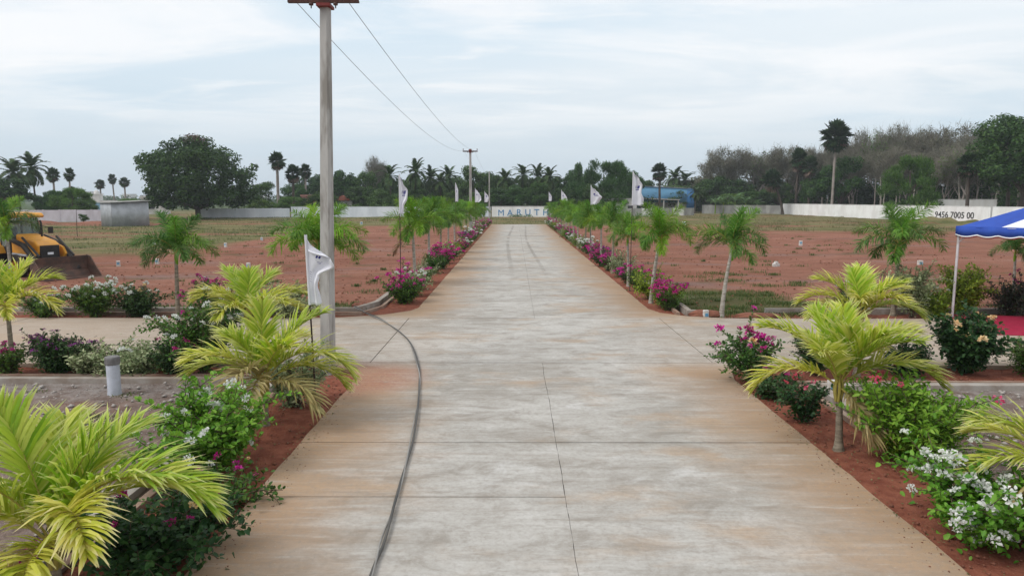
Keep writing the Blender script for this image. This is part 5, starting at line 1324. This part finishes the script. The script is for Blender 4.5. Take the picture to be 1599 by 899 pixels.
def broad_proto(seed, H_, W, trunk_h, leaf, n, nclump, clump, lm, bark, trunk_r, boxy=0.0, skirt=0, ragged=.25, low=0.0):
    rn = random.Random(seed); cz = trunk_h + (H_ - trunk_h) * .45; hz = (H_ - trunk_h) * .5
    blobs = []; tries = 0
    while len(blobs) < nclump and tries < 9000:
        tries += 1
        u = Vector((rn.gauss(0, 1), rn.gauss(0, 1), rn.gauss(0, 1))).normalized(); q_ = rn.uniform(.35, 1) ** .5
        if boxy: bx_ = boxy if u.z > 0 else 6.0; u = u / (math.hypot(u.x, u.y) ** bx_ + abs(u.z) ** bx_) ** (1 / bx_)
        p_ = Vector((u.x * W / 2 * q_, u.y * W / 2 * q_, cz + u.z * hz * q_ * (1 if u.z > 0 else .9)))
        if p_.z < trunk_h * (1 - low): continue
        c_ = clump * rn.uniform(.6, 1.3); k = 1 + rn.uniform(-ragged, ragged * .5)
        p_ = Vector((p_.x * k, p_.y * k, cz + (p_.z - cz) * k))
        lim = 1 - c_ / (W / 2) * .6
        blobs.append((p_.x * lim, p_.y * lim, cz + (p_.z - cz) * (1 - c_ / hz * .5), c_, c_, c_ * .75))
    for k in range(skirt):
        a = rn.uniform(0, 6.28); q_ = W / 2 * rn.uniform(.5, .84); c_ = clump * rn.uniform(.6, 1.0); blobs.append((q_ * math.cos(a), q_ * math.sin(a), rn.uniform(2.4, 5.2), c_, c_, c_ * .8))
    V, F = crown_np(seed, blobs, leaf, n)
    cr = np_mesh('crown', V, F); cr.materials.append(M[lm])
    mb = MB(); fork = Vector((rn.uniform(-.3, .3), rn.uniform(-.3, .3), trunk_h))
    mb.tube([(0, 0, -.4), (.1, 0, trunk_h * .4), fork], [trunk_r * 1.4, trunk_r, trunk_r * .85], 9)
    for b_ in rn.sample(blobs, min(len(blobs), 16)):
        e = Vector(b_[:3]); m_ = fork.lerp(e, .5) + Vector((rn.uniform(-.4, .4), rn.uniform(-.4, .4), rn.uniform(-.3, .5)))
        mb.tube([fork - Vector((0, 0, .2)), m_, e], [trunk_r * .5, trunk_r * .28, trunk_r * .08], 6, cap=False)
    return mb.mesh('trunk', [M[bark]]), cr


def put_tree(name, proto, x, y, label, sc=(1, 1, 1), rz=0.0, group=None, cat='tree', names=('trunk', 'crown')):
    t = thing(name, label, cat, (x, y, -0.15), rz, group); t.scale = sc
    for nm, me in zip(names, proto): link_obj(nm, me, t)
    return t


TREES = 'trees behind the boundary walls'
big = broad_proto(301, 14.6, 19.2, 1.9, .42, 38000, 155, 1.55, 'tree_dark', 'bark_dark', .45, boxy=2.5, skirt=48, ragged=.22, low=.3)
tb = put_tree('broad_tree', big, -52.9, 116.5, 'huge round dark green tree left of the nearest utility pole')
# a dry brown patch on top of it
V, F = crown_np(302, [(1.0, -2.5, 12.9, 1.9, 1.4, .9), (2.2, -2.0, 12.6, 1.2, 1.2, .8)], .34, 700); me = np_mesh('dry_crown_patch', V, F); me.materials.append(M['dryfrond']); o = stuff(link_obj('dry_crown_patch', me, tb)); o['label'] = 'dry brown leaves at the top'
rightT = broad_proto(303, 17.2, 14.5, 4.2, .40, 26000, 110, 1.55, 'tree_mid', 'bark_dark', .4, ragged=.3)
put_tree('broad_tree', rightT, 71.5, 99, 'tallest leafy green tree at the right edge above the tent')
PT = {'a': broad_proto(311, 10, 8, 2.2, .40, 7000, 34, 1.25, 'tree_dark', 'bark_dark', .25, ragged=.3, low=.4), 'b': broad_proto(312, 10, 9, 2.0, .38, 7500, 40, 1.2, 'tree_mid', 'bark_dark', .25, ragged=.3, low=.5),
      'c': broad_proto(313, 10, 9.5, 2.0, .36, 8000, 44, 1.2, 'tree_light', 'bark_dark', .25, ragged=.25, low=.5), 'd': broad_proto(314, 10, 9, 1.6, .36, 7000, 36, 1.3, 'tree_mid', 'bark_dark', .22, ragged=.35, low=.7)}
# feathery casuarina-like tree: long drooping slivers
def feathery(seed, H_, W, n, lm):
    r = np.random.RandomState(seed); rn = random.Random(seed); blobs = []
    for k in range(46):
        a = rn.uniform(0, 6.28); q_ = rn.uniform(.1, 1) ** .5; z_ = rn.uniform(.22, .97); w = W / 2 * math.sin(math.pi * min(.95, .25 + z_ * .68)) ** .7
        blobs.append((math.cos(a) * q_ * w, math.sin(a) * q_ * w, z_ * H_, 1.2, 1.2, 1.0))
    B_ = np.array(blobs); k = r.choice(len(B_), n); u = r.normal(size=(n, 3)); u /= np.linalg.norm(u, axis=1, keepdims=True)
    P = B_[k, :3] + u * r.uniform(.2, 1.1, (n, 1)) * B_[k, 3:]
    D = u * .8 + np.array([0, 0, .9]) + r.normal(size=(n, 3)) * .4
    V, F = diamonds(P, D, r.normal(size=(n, 3)), r.uniform(.4, 1.0, n), r.uniform(.07, .16, n))
    cr = np_mesh('crown', V, F); cr.materials.append(M[lm])
    mb = MB(); mb.tube([(0, 0, -.4), (0, 0, H_ * .3), (.2, 0, H_ * .8)], [.28, .22, .06], 8)
    for b_ in rn.sample(blobs, 14): mb.tube([(0, 0, b_[2] * .5 + .8), Vector(b_[:3])], [.09, .03], 5, cap=False)
    return mb.mesh('trunk', [M['bark_dark']]), cr
PT['f'] = feathery(321, 10, 13, 15000, 'tree_mid')
PT['g'] = feathery(322, 10, 11, 13000, 'tree_light')
# bare trees: branching limbs with a gauze of twigs and few leaves
def bare(seed, H_, W, lm, nleaf, ntw):
    rn = random.Random(seed); mb = MB(); ends = []
    def grow(p_, d_, L, rad, lev):
        q_ = p_ + d_ * L * .5 + Vector((rn.uniform(-.1, .1), rn.uniform(-.1, .1), 0)) * L; e = q_ + (d_ + Vector((rn.uniform(-.2, .2), rn.uniform(-.2, .2), .1))).normalized() * L * .5
        mb.tube([p_, q_, e], [rad, rad * .8, rad * .6], 5 if lev < 2 else 3, cap=False)
        if lev >= 2: ends.append((q_, d_)); ends.append((e, d_))
        if lev < 5:
            for k in range(3 if lev < 3 else 2):
                nd = (d_ + Vector((rn.gauss(0, .55), rn.gauss(0, .55), rn.uniform(-.05, .45)))).normalized(); grow(e, nd, L * rn.uniform(.62, .82), rad * .58, lev + 1)
    grow(Vector((0, 0, -.4)), Vector((rn.uniform(-.06, .06), 0, 1)).normalized(), H_ * .36, .20, 0)
    grow(Vector((.3, .2, -.4)), Vector((.12, .08, 1)).normalized(), H_ * .33, .15, 0)
    A = np.array(mb.v); k = H_ / A[:, 2].max(); kw = W / (np.percentile(np.abs(A[:, :2]), 98) * 2)
    mb.v = [(v[0] * kw, v[1] * kw, v[2] * k) for v in mb.v]
    E = np.array([tuple(e[0]) for e in ends]) * np.array([kw, kw, k]); Dd = np.array([tuple(e[1]) for e in ends])
    r = np.random.RandomState(seed); j = r.randint(0, len(E), ntw)
    P = E[j] + r.normal(size=(ntw, 3)) * .35; D = Dd[j] + r.normal(size=(ntw, 3)) * .7 + np.array([0, 0, .4])
    V1, F1 = diamonds(P, D, r.normal(size=(ntw, 3)), r.uniform(.5, 1.5, ntw), r.uniform(.02, .05, ntw))
    tw = np_mesh('twigs', V1, F1); tw.materials.append(M['twig'])
    j = r.randint(0, len(E), nleaf); P = E[j] + r.normal(size=(nleaf, 3)) * .25
    V2, F2 = diamonds(P, r.normal(size=(nleaf, 3)), r.normal(size=(nleaf, 3)) + np.array([0, 0, .6]), r.uniform(.15, .4, nleaf), r.uniform(.1, .25, nleaf))
    cr = np_mesh('crown', V2, F2); cr.materials.append(M[lm])
    return mb.mesh('trunk', [M['bark_grey']]), tw, cr
BT = [bare(331, 10, 7.5, 'tree_dry', 3200, 8000), bare(332, 10, 7.5, 'tree_dry', 1800, 11000), bare(333, 10, 8, 'tree_light', 2200, 8000)]
NB = ('trunk', 'twigs', 'crown')
# coconut palms
rng = random.Random(81)
def coco_proto(seed, H_, lean):
    rn = random.Random(seed); mesh = []
    tr = trunk_mesh(H_ * .765, .18, .12, lean, 8, 12, .12, [M['bark_dark']], .04)
    vv, ff, tp, o_ = [], [], [], 0; mats = [M['coco'], M['coco']]
    for i in range(26):
        e = 86 - i * 5.4 + rn.uniform(-6, 6)
        me = frond_mesh(rn, rn.uniform(2.9, 3.5), e, 55 + rn.uniform(0, 35), 30, .85, .15, .1, .35, .12, rr=.045, mats=mats, seg=2)
        n_ = len(me.vertices); a = np.empty(n_ * 3, np.float32); me.vertices.foreach_get('co', a); a = a.reshape(-1, 3); az = i * 2.4 + rn.uniform(-.3, .3); ca, sa = math.cos(az), math.sin(az)
        vv.append(np.stack([a[:, 0] * ca - a[:, 1] * sa + lean[0], a[:, 0] * sa + a[:, 1] * ca + lean[1], a[:, 2] + H_ * .76], 1))
        ff += [tuple(v + o_ for v in p_.vertices) for p_ in me.polygons]; o_ += n_
        b_ = np.empty(n_, np.float32); me.attributes['tip'].data.foreach_get('value', b_); tp.append(b_); bpy.data.meshes.remove(me)
    cr = bpy.data.meshes.new('crown'); cr.from_pydata(np.concatenate(vv).tolist(), [], ff); at = cr.attributes.new('tip', 'FLOAT', 'POINT'); at.data.foreach_set('value', np.concatenate(tp)); cr.materials.append(M['coco']); cr.update()
    nuts = MB()
    for k in range(9):
        a = k * .7; nuts.lathe([(0, -.14), (.11, -.08), (.13, 0), (.09, .1), (0, .14)], 7, M4=Matrix.Translation((lean[0] + .32 * math.cos(a), lean[1] + .32 * math.sin(a), H_ * .75 - .1 * (k % 3))))
    return tr, cr, nuts.mesh('nuts', [M['tree_light']])
CT = [coco_proto(341, 10, (.5, .1)), coco_proto(342, 10, (-.4, .3)), coco_proto(343, 10, (.1, -.2))]
NC = ('trunk', 'crown', 'nuts')
# palmyra palms: ball of stiff fan leaves
def palmyra_proto(seed, H_, cr_r, lean, skirt, nf=46):
    rn = random.Random(seed); tr = trunk_mesh(H_ - cr_r * 1.0, .26, .20, lean, 9, 12, .14, [M['bark_grey'] if not skirt else M['bark_dark']], .03)
    mb = MB(); dry = MB(); c0 = Vector((lean[0], lean[1], H_ - cr_r))
    for i in range(nf + (16 if skirt else 6)):
        isd = i >= nf
        el = R(90 - 172 * ((i % nf) / nf) + rn.uniform(-10, 10)) if not isd else R(rn.uniform(-80, -45)); az = i * 2.4 + rn.uniform(-.3, .3)
        d_ = Vector((math.cos(el) * math.cos(az), math.cos(el) * math.sin(az), math.sin(el))); st = cr_r * rn.uniform(.36, .62); hub = c0 + d_ * st; b_ = d_.cross(Vector((0, 0, 1)))
        b_ = b_.normalized() if b_.length > .1 else Vector((1, 0, 0)); u_ = b_.cross(d_); tgt = dry if isd else mb
        tgt.tube([c0, hub], [.035, .025], 3, cap=False)
        L = cr_r * rn.uniform(.50, .66); n_ = 13; roll = rn.uniform(-.6, .6); b2 = b_ * math.cos(roll) + u_ * math.sin(roll)
        nn = d_.cross(b2)
        for k in range(n_):
            a = R(-115 + 230 * k / (n_ - 1)); dd = (d_ * math.cos(a) + b2 * math.sin(a)); w = d_.cross(b2).cross(dd) * (L * .12); l_ = L * (1 - .18 * abs(a) / 2)
            fold = nn * (L * .03 * (1 if k % 2 else -1))
            tgt._add([hub, hub + dd * l_ * .6 - w + fold, hub + dd * l_ + Vector((0, 0, -.06 * L)), hub + dd * l_ * .6 + w - fold], [(0, 1, 2, 3)])
    return tr, mb.mesh('crown', [M['palmyra']]), dry.mesh('dry_fronds', [M['dryfrond']])
PY = [palmyra_proto(351, 10, 1.55, (.0, .0), False), palmyra_proto(352, 10, 1.5, (.3, .1), False), palmyra_proto(353, 10, 1.8, (-.2, 0), True)]
PYS = palmyra_proto(354, 9.7, 2.4, (-2.4, .2), True)
PYT = palmyra_proto(355, 18.6, 3.0, (.1, .1), False, 84)
NP_ = ('trunk', 'crown', 'dry_fronds')
# (x, y, height, width factor, kind, label)
def tree(kind, idx, x, y, h, w, label, rz=None):
    k = h / 10; rz = rng.uniform(0, 6.28) if rz is None else rz
    if kind == 'broad': put_tree('broad_tree', PT[idx], x, y, label, (w, w, k), rz, TREES)
    if kind == 'bare': put_tree('bare_tree', BT[idx], x, y, label, (w, w, k), rz, TREES, names=NB)
    if kind == 'coco': put_tree('coconut_palm', CT[idx], x, y, label, (w * 1.15, w * 1.15, k * 1.02), rz, TREES, 'palm', NC)
    if kind == 'palmyra': put_tree('palmyra_palm', PY[idx], x, y, label, (w, w, k), rz, TREES, 'palm', NP_)
for a in [
    ('broad', 'a', -82, 112, 7.2, 1.1, 'dark tree at the left edge behind the loader'), ('broad', 'a', -78, 118, 5.0, .8, 'low dark tree behind the lime foxtail palm at the left'),
    ('coco', 0, -84.2, 119, 9.9, .95, 'bushy coconut palm nearest the left edge'), ('coco', 1, -85.6, 125, 11.3, .88, 'tallest coconut palm on the left, clear against the sky'),
    ('palmyra', 0, -92.0, 140, 9.6, .85, 'leafy palmyra palm of the left pair beside the tall coconut palm'), ('palmyra', 1, -90.2, 142, 9.7, .78, 'round palmyra palm of the left pair, right one'),
    ('palmyra', 0, -107.3, 170, 6.4, .6, 'short palmyra palm between the left pair and the group of three'), ('palmyra', 0, -118.2, 200, 8.8, 1.0, 'leftmost of the three far palmyra palms left of the big round tree'), ('palmyra', 1, -117.2, 205, 10.6, .9, 'tallest, middle one of the three far palmyra palms left of the big round tree'), ('palmyra', 0, -111.2, 200, 9.5, 1.0, 'rightmost of the three far palmyra palms left of the big round tree'),
    ('broad', 'g', -71.5, 113, 4.9, .62, 'feathery green thicket behind the lilac wall'), ('broad', 'f', -76, 116, 4.6, .55, 'dull green thicket left of the feathery one behind the lilac wall'), ('broad', 'c', -84, 152, 3.9, .75, 'low green shrubbery left of the metal shed roof'), ('broad', 'c', -79, 150, 3.6, .7, 'low green shrubbery right behind the metal shed roof'), ('broad', 'd', -66.5, 108, 3.6, .5, 'round bush just over the lilac wall left of the metal shed'),
    ('broad', 'd', -51.5, 142, 7.4, .95, 'dull green tree close right of the big round tree'), ('broad', 'b', -47.5, 150, 7.0, .9, 'low tree behind the double palmyra'), ('broad', 'c', -48.5, 134, 3.8, .7, 'light green shrub over the wall right of the big round tree'), ('broad', 'c', -43.0, 133, 4.3, .65, 'light green shrub over the wall below the double palmyra'), ('broad', 'b', -39.5, 136, 4.4, .6, 'green shrub over the wall left of the nearest utility pole'),
    ('palmyra', 1, -45.2, 134, 12.4, 1.2, 'tall thick-headed palmyra palm between big tree and utility pole'), ('palmyra', 2, -43.2, 137, 10.0, 1.0, 'shaggy palmyra palm leaning on the tall thick-headed one'), ('palmyra', 0, -44.9, 151, 10.9, .95, 'thin lollipop palmyra palm just left of the nearest utility pole'),
    ('broad', 'a', -42.2, 156, 9.6, .85, 'dark tree directly behind the nearest utility pole'), ('broad', 'a', -37.0, 151, 10.1, .9, 'dark tree just right of the nearest utility pole'), ('broad', 'b', -32.0, 152, 9.7, .85, 'dark green tree under the bare grey treetop'), ('broad', 'a', -27.0, 150, 8.6, .8, 'dark tree between bare treetop and coconut palms'),
    ('bare', 1, -31.2, 162, 12.7, .75, 'bare grey treetop above the dark trees right of the utility pole'),
    ('coco', 2, -25.0, 142, 10.2, .85, 'first coconut palm from the left in the central grove'), ('coco', 0, -20.1, 140, 10.9, .85, 'second coconut palm from the left in the central grove, tallest'), ('coco', 1, -17.5, 144, 9.8, .8, 'third coconut palm from the left in the central grove'), ('coco', 2, -14.6, 140, 8.6, .75, 'fourth coconut palm from the left in the central grove, short'), ('coco', 0, -13.3, 146, 9.9, .8, 'fifth coconut palm from the left in the central grove'),
    ('broad', 'a', -21.5, 150, 7.4, 1.0, 'dark undergrowth tree behind the first coconut palms of the central grove'), ('broad', 'a', -14.5, 153, 7.6, 1.0, 'dark undergrowth tree behind the fifth coconut palm of the central grove'),
    ('broad', 'b', -8.6, 155, 11.2, 1.0, 'broad green tree behind the second utility pole'), ('broad', 'd', -4.6, 158, 10.2, .9, 'green tree right of the second utility pole above the lettered wall'), ('broad', 'a', -1.2, 160, 8.8, .9, 'dark tree above the letter M'), ('broad', 'a', 4.2, 158, 8.6, 1.0, 'dark tree above the middle of the lettered wall'), ('broad', 'a', 9.6, 156, 8.8, .95, 'dark tree above the right end of the lettered wall'),
    ('coco', 1, -1.8, 148, 9.4, .75, 'coconut palm above the letter M'), ('coco', 2, 1.7, 150, 10.6, .78, 'coconut palm above the letter R'), ('coco', 0, 4.6, 146, 10.1, .78, 'coconut palm above the letter U'), ('coco', 1, 7.3, 142, 9.7, .78, 'coconut palm above the letter T'), ('coco', 2, 2.5, 139, 5.2, .6, 'short coconut palm low behind the lettered wall'),
    ('broad', 'b', 13.2, 153, 11.8, .62, 'slim tree top left of the wide feathery tree'), ('broad', 'f', 18.4, 145, 10.7, 1.05, 'wide feathery olive tree behind the right row of palms'), ('broad', 'a', 12.0, 143, 5.5, .7, 'low dark tree before the slim tree top'),
    ('broad', 'a', 26.8, 160, 10.3, .8, 'dark tree behind the large right flag'), ('broad', 'b', 30.8, 176, 9.5, .9, 'dark green tree behind the left end of the blue shed'),
    ('palmyra', 2, 33.2, 160, 11.5, 1.15, 'double-headed palmyra palm standing before the blue shed'), ('coco', 0, 41.0, 182, 11.2, 1.05, 'wide coconut palm behind the blue shed'), ('coco', 1, 44.6, 186, 10.6, 1.0, 'second coconut palm behind the blue shed, right one'), ('coco', 2, 40.8, 158, 6.0, .62, 'young coconut palm in front of the blue shed'),
    ('broad', 'b', 50, 178, 9.2, 1.0, 'dull green tree between blue shed and pale bare trees'), ('broad', 'c', 51.5, 163, 5.2, .9, 'light green thicket right of the blue shed'), ('broad', 'd', 55.5, 160, 6.0, .9, 'green thicket behind the low grey wall'), ('broad', 'b', 60.5, 160, 8.4, .85, 'mid green tree left of the palmyra pair'),
    ('broad', 'b', 66.5, 143, 12.5, 1.05, 'green tree right behind the tall lone palmyra palm'), ('broad', 'b', 62.3, 146, 9.5, .8, 'green tree left behind the tall lone palmyra palm'), ('broad', 'g', 63.6, 113, 9.7, .80, 'light green feathery tree behind the white right wall'), ('broad', 'd', 69.5, 92, 4.0, .5, 'light green bush over the wall right of the painted number'),
    ('palmyra', 2, 59.0, 147, 14.0, 1.05, 'taller palmyra palm of the shaggy pair before the wood'), ('palmyra', 2, 60.7, 144.5, 12.1, 1.05, 'shorter palmyra palm of the shaggy pair before the wood'), ('palmyra', 2, 67.2, 104, 10.2, 1.05, 'dark palmyra palm left of the tall right-edge tree'), ('palmyra', 2, 72.5, 103, 9.0, 1.1, 'brown-skirted palmyra palm in the shade below the right-edge tree'), ('palmyra', 2, 77, 102, 9.5, 1.1, 'brown-skirted palmyra palm at the right edge below the tall tree'),
]: tree(*a)
put_tree('palmyra_palm', PYS, 56.0, 146, 'leaning palmyra palm with a brown skirt left of the shaggy pair', (1, 1, 1), 0, TREES, 'palm', NP_)
put_tree('palmyra_palm', PYT, 63.0, 139, 'tall lone palmyra palm with a pale trunk before the right wood', (1, 1, 1), 0, TREES, 'palm', NP_)
# the wood on the right: bare grey-brown trees
W = [(52.0, 172, 15.3, 1.45, 0), (59.5, 170, 14.5, 1.4, 2), (64.6, 164, 15.2, 1.4, 0), (70.2, 160, 15.9, 1.4, 1), (75.5, 157, 17.6, 1.4, 1), (78.6, 151, 17.6, 1.4, 2), (81.8, 147, 18.2, 1.4, 1), (84.2, 143, 17.0, 1.35, 1), (86.2, 139, 17.4, 1.35, 0), (88.3, 135, 16.4, 1.3, 1)]
for i, (x_, y_, h_, w_, k_) in enumerate(W): tree('bare', k_, x_, y_, h_, w_, ORD[i] + ' bare grey treetop from the left along the skyline of the right wood')
W2 = [(72.5, 150, 13.0, 1.2, 1), (74.8, 143, 13.2, 1.2, 0), (76.5, 137, 13.0, 1.2, 1), (77.0, 131, 12.6, 1.15, 1), (76.5, 125, 12.2, 1.1, 1), (77.0, 119, 12.0, 1.1, 2), (80.5, 128, 13.5, 1.2, 1), (83, 122, 13.2, 1.2, 1), (86, 130, 14.5, 1.2, 2), (82, 112, 12.5, 1.1, 1)]
for i, (x_, y_, h_, w_, k_) in enumerate(W2): tree('bare', k_, x_, y_, h_, w_, ORD[i] + ' lower bare brown tree from the left inside the right wood')
for i in range(21):
    x_ = -50 + i * 5.2 + rng.uniform(-1.2, 1.2)
    if 35 < x_ < 46: h_ = 7.0
    else: h_ = rng.uniform(8.2, 10.2)
    tree('broad', 'abad'[i % 4], x_, rng.uniform(167, 176), h_, rng.uniform(.95, 1.2), ORD[i] + ' tree from the left in the dense dark back row behind the groves')
for i in range(13):
    x_ = -36 + i * 4.6 + rng.uniform(-1, 1)
    tree('broad', 'bad'[i % 3], x_, rng.uniform(135.5, 139), rng.uniform(4.8, 7.2), rng.uniform(.6, .8), ORD[i] + ' low tree from the left in the front row along the central walls')
# slim pale trunks showing inside the wood
rng = random.Random(91)
for i in range(22):
    x_ = 70.5 + i * .62 + rng.uniform(-.3, .3); y_ = 138 - i * 1.5 + rng.uniform(-5, 4)
    mb = MB(); mb.tube([(0, 0, -.3), (rng.uniform(-.2, .2), 0, 3), (rng.uniform(-.5, .5), 0, 7.5)], [.15, .12, .05], 6)
    o = mb.build('slim_trunk', M['bark_grey' if i % 3 else 'bark_pale']); o.location = (x_, y_, -.1); tag(o, ORD[i] + ' slim bare trunk from the left in the shade of the right wood', 'trunk', 'slim trunks in the wood')
# a dark belt of undergrowth and the far countryside that read as one mass
def belt(name, label, spots, leaf, n, mat, seed):
    V, F = crown_np(seed, spots, leaf, n); me = np_mesh(name, V, F); stuff(tag(link_obj(name, me, None, M[mat]), label, 'undergrowth'))
rn = random.Random(95)
belt('undergrowth', 'dark undergrowth inside the wood behind the right white wall', [(80 + rn.uniform(-5, 14) + (130 - y_) * .05, y_, rn.uniform(.5, 6.0), 2.6, 2.6, 2.0) for y_ in [96 + k * .8 for k in range(90)]], .5, 26000, 'tree_dark', 5)
belt('undergrowth', 'dull brown thicket filling the depth of the right wood', [(48 + k * .62 + rn.uniform(-2, 2), 188 - k * .55 + rn.uniform(-4, 4), rn.uniform(4, 10.5), 2.8, 2.6, 2.2) for k in range(130)], .6, 40000, 'tree_dry', 15)
belt('undergrowth', 'dark green thicket low in the depth of the right wood', [(48 + k * .55 + rn.uniform(-2, 2), 190 - k * .5 + rn.uniform(-4, 4), rn.uniform(.5, 6.0), 2.8, 2.6, 2.2) for k in range(130)], .6, 40000, 'tree_dark', 16)
belt('undergrowth', 'dark undergrowth behind the lettered wall and central grove', [(rn.uniform(-44, 32), rn.uniform(158, 166), rn.uniform(.3, 4.6), 2.4, 2.0, 1.7) for k in range(110)], .45, 19000, 'tree_dark', 6)
belt('undergrowth', 'green weeds growing along the foot of the lettered wall', [(rn.uniform(-14, 26), 128.9 + rn.uniform(-.5, .3), .0, .7, .5, .45) for k in range(26)], .16, 4200, 'tree_light', 7)
belt('undergrowth', 'green creepers over the top of the bluish wall', [(rn.uniform(-56, -20), 131.5 + rn.uniform(0, 2), rn.uniform(.3, 2.1), 1.1, .9, .8) for k in range(60)], .3, 8000, 'tree_mid', 8)
belt('far_woodland', 'hazy line of far woodland on the left horizon', [(-620 + k * 7.5 + rn.uniform(-3, 3), rn.uniform(430, 520), rn.uniform(.5, 3.2), 7, 6, 3.2) for k in range(86)], 1.3, 16000, 'tree_dark', 9)
belt('far_woodland', 'hazy line of far woodland behind the central and right groves', [(-60 + k * 6 + rn.uniform(-3, 3), rn.uniform(250, 330), rn.uniform(.5, 4), 6, 5, 3.4) for k in range(75)], 1.1, 15000, 'tree_dark', 10)
# banana plants right of the blue shed and a thin sapling on the left field
def banana(x, y, h, label, seed):
    rn = random.Random(seed); t = thing('banana_plant', label, 'plant', (x, y, -.15), 0, 'banana plants by the blue shed')
    MB().tube([(0, 0, 0), (.05, 0, h * .5)], [.16, .10], 8).build('stem', M['leaf_lime'], t)
    for k in range(7):
        az = k * 2.4 + rn.uniform(-.3, .3); L = h * .62 * rn.uniform(.8, 1.1); vs, fs = [], []; p_ = Vector((0, 0, h * .48)); e = R(75 - k * 6)
        for j in range(8):
            s_ = j / 7; w = L * .14 * math.sin(math.pi * (.08 + .9 * s_)) ; d_ = Vector((math.cos(az) * math.cos(e), math.sin(az) * math.cos(e), math.sin(e))); b_ = Vector((-math.sin(az), math.cos(az), 0))
            vs += [p_ - b_ * w + Vector((0, 0, w * .3)), p_, p_ + b_ * w + Vector((0, 0, w * .3))]; p_ = p_ + d_ * L / 7; e -= R(13)
        for j in range(7): fs += [(3 * j, 3 * j + 1, 3 * j + 4, 3 * j + 3), (3 * j + 1, 3 * j + 2, 3 * j + 5, 3 * j + 4)]
        link_obj('leaf', np_mesh('leaf', vs, fs), t, M['banana'])
for i, (x_, y_, h_) in enumerate([(44.5, 155, 4.6), (46.6, 156, 5.4), (48.8, 155, 5.6), (50.8, 154, 5.0), (53.0, 153, 4.4)]): banana(x_, y_, h_, ORD[i] + ' banana plant from the left, beside the blue shed', i)
put_tree('sapling', (trunk_mesh(2.6, .03, .015, (.1, 0), 6, 6, 0, [M['bark_dark']]), None), -38.7, 61.5, 'thin bare sapling standing in the left grass field', names=('trunk',))
for i, (x_, y_, s_) in enumerate([(-60.0, 97.0, .9), (-57.0, 98.5, .6), (-55.0, 99.2, .6)]): put_tree('low_bush', PT['d'], x_, y_, ORD[i] + ' small dark bush from the left at the foot of the lilac wall', (s_ * .2, s_ * .2, s_ * .16), i, TREES, 'bush')

# ------------------------------------------------------------------ thin evening haze
hz = MB(); hz.box(-1500, 1500, -40, 1200, -1.2, 30.0)
hm = bpy.data.materials.new('haze'); hm.use_nodes = True; hn = hm.node_tree; hn.nodes.clear()
ho = hn.nodes.new('ShaderNodeOutputMaterial'); hv = hn.nodes.new('ShaderNodeVolumePrincipled')
hv.inputs['Color'].default_value = (0.86, 0.92, 1.0, 1); hv.inputs['Density'].default_value = 0.00038; hv.inputs['Anisotropy'].default_value = 0.2
hn.links.new(hv.outputs[0], ho.inputs['Volume'])
h_ = hz.build('haze', hm); stuff(h_); tag(h_, 'thin pale haze over the fields and the far town', 'haze')
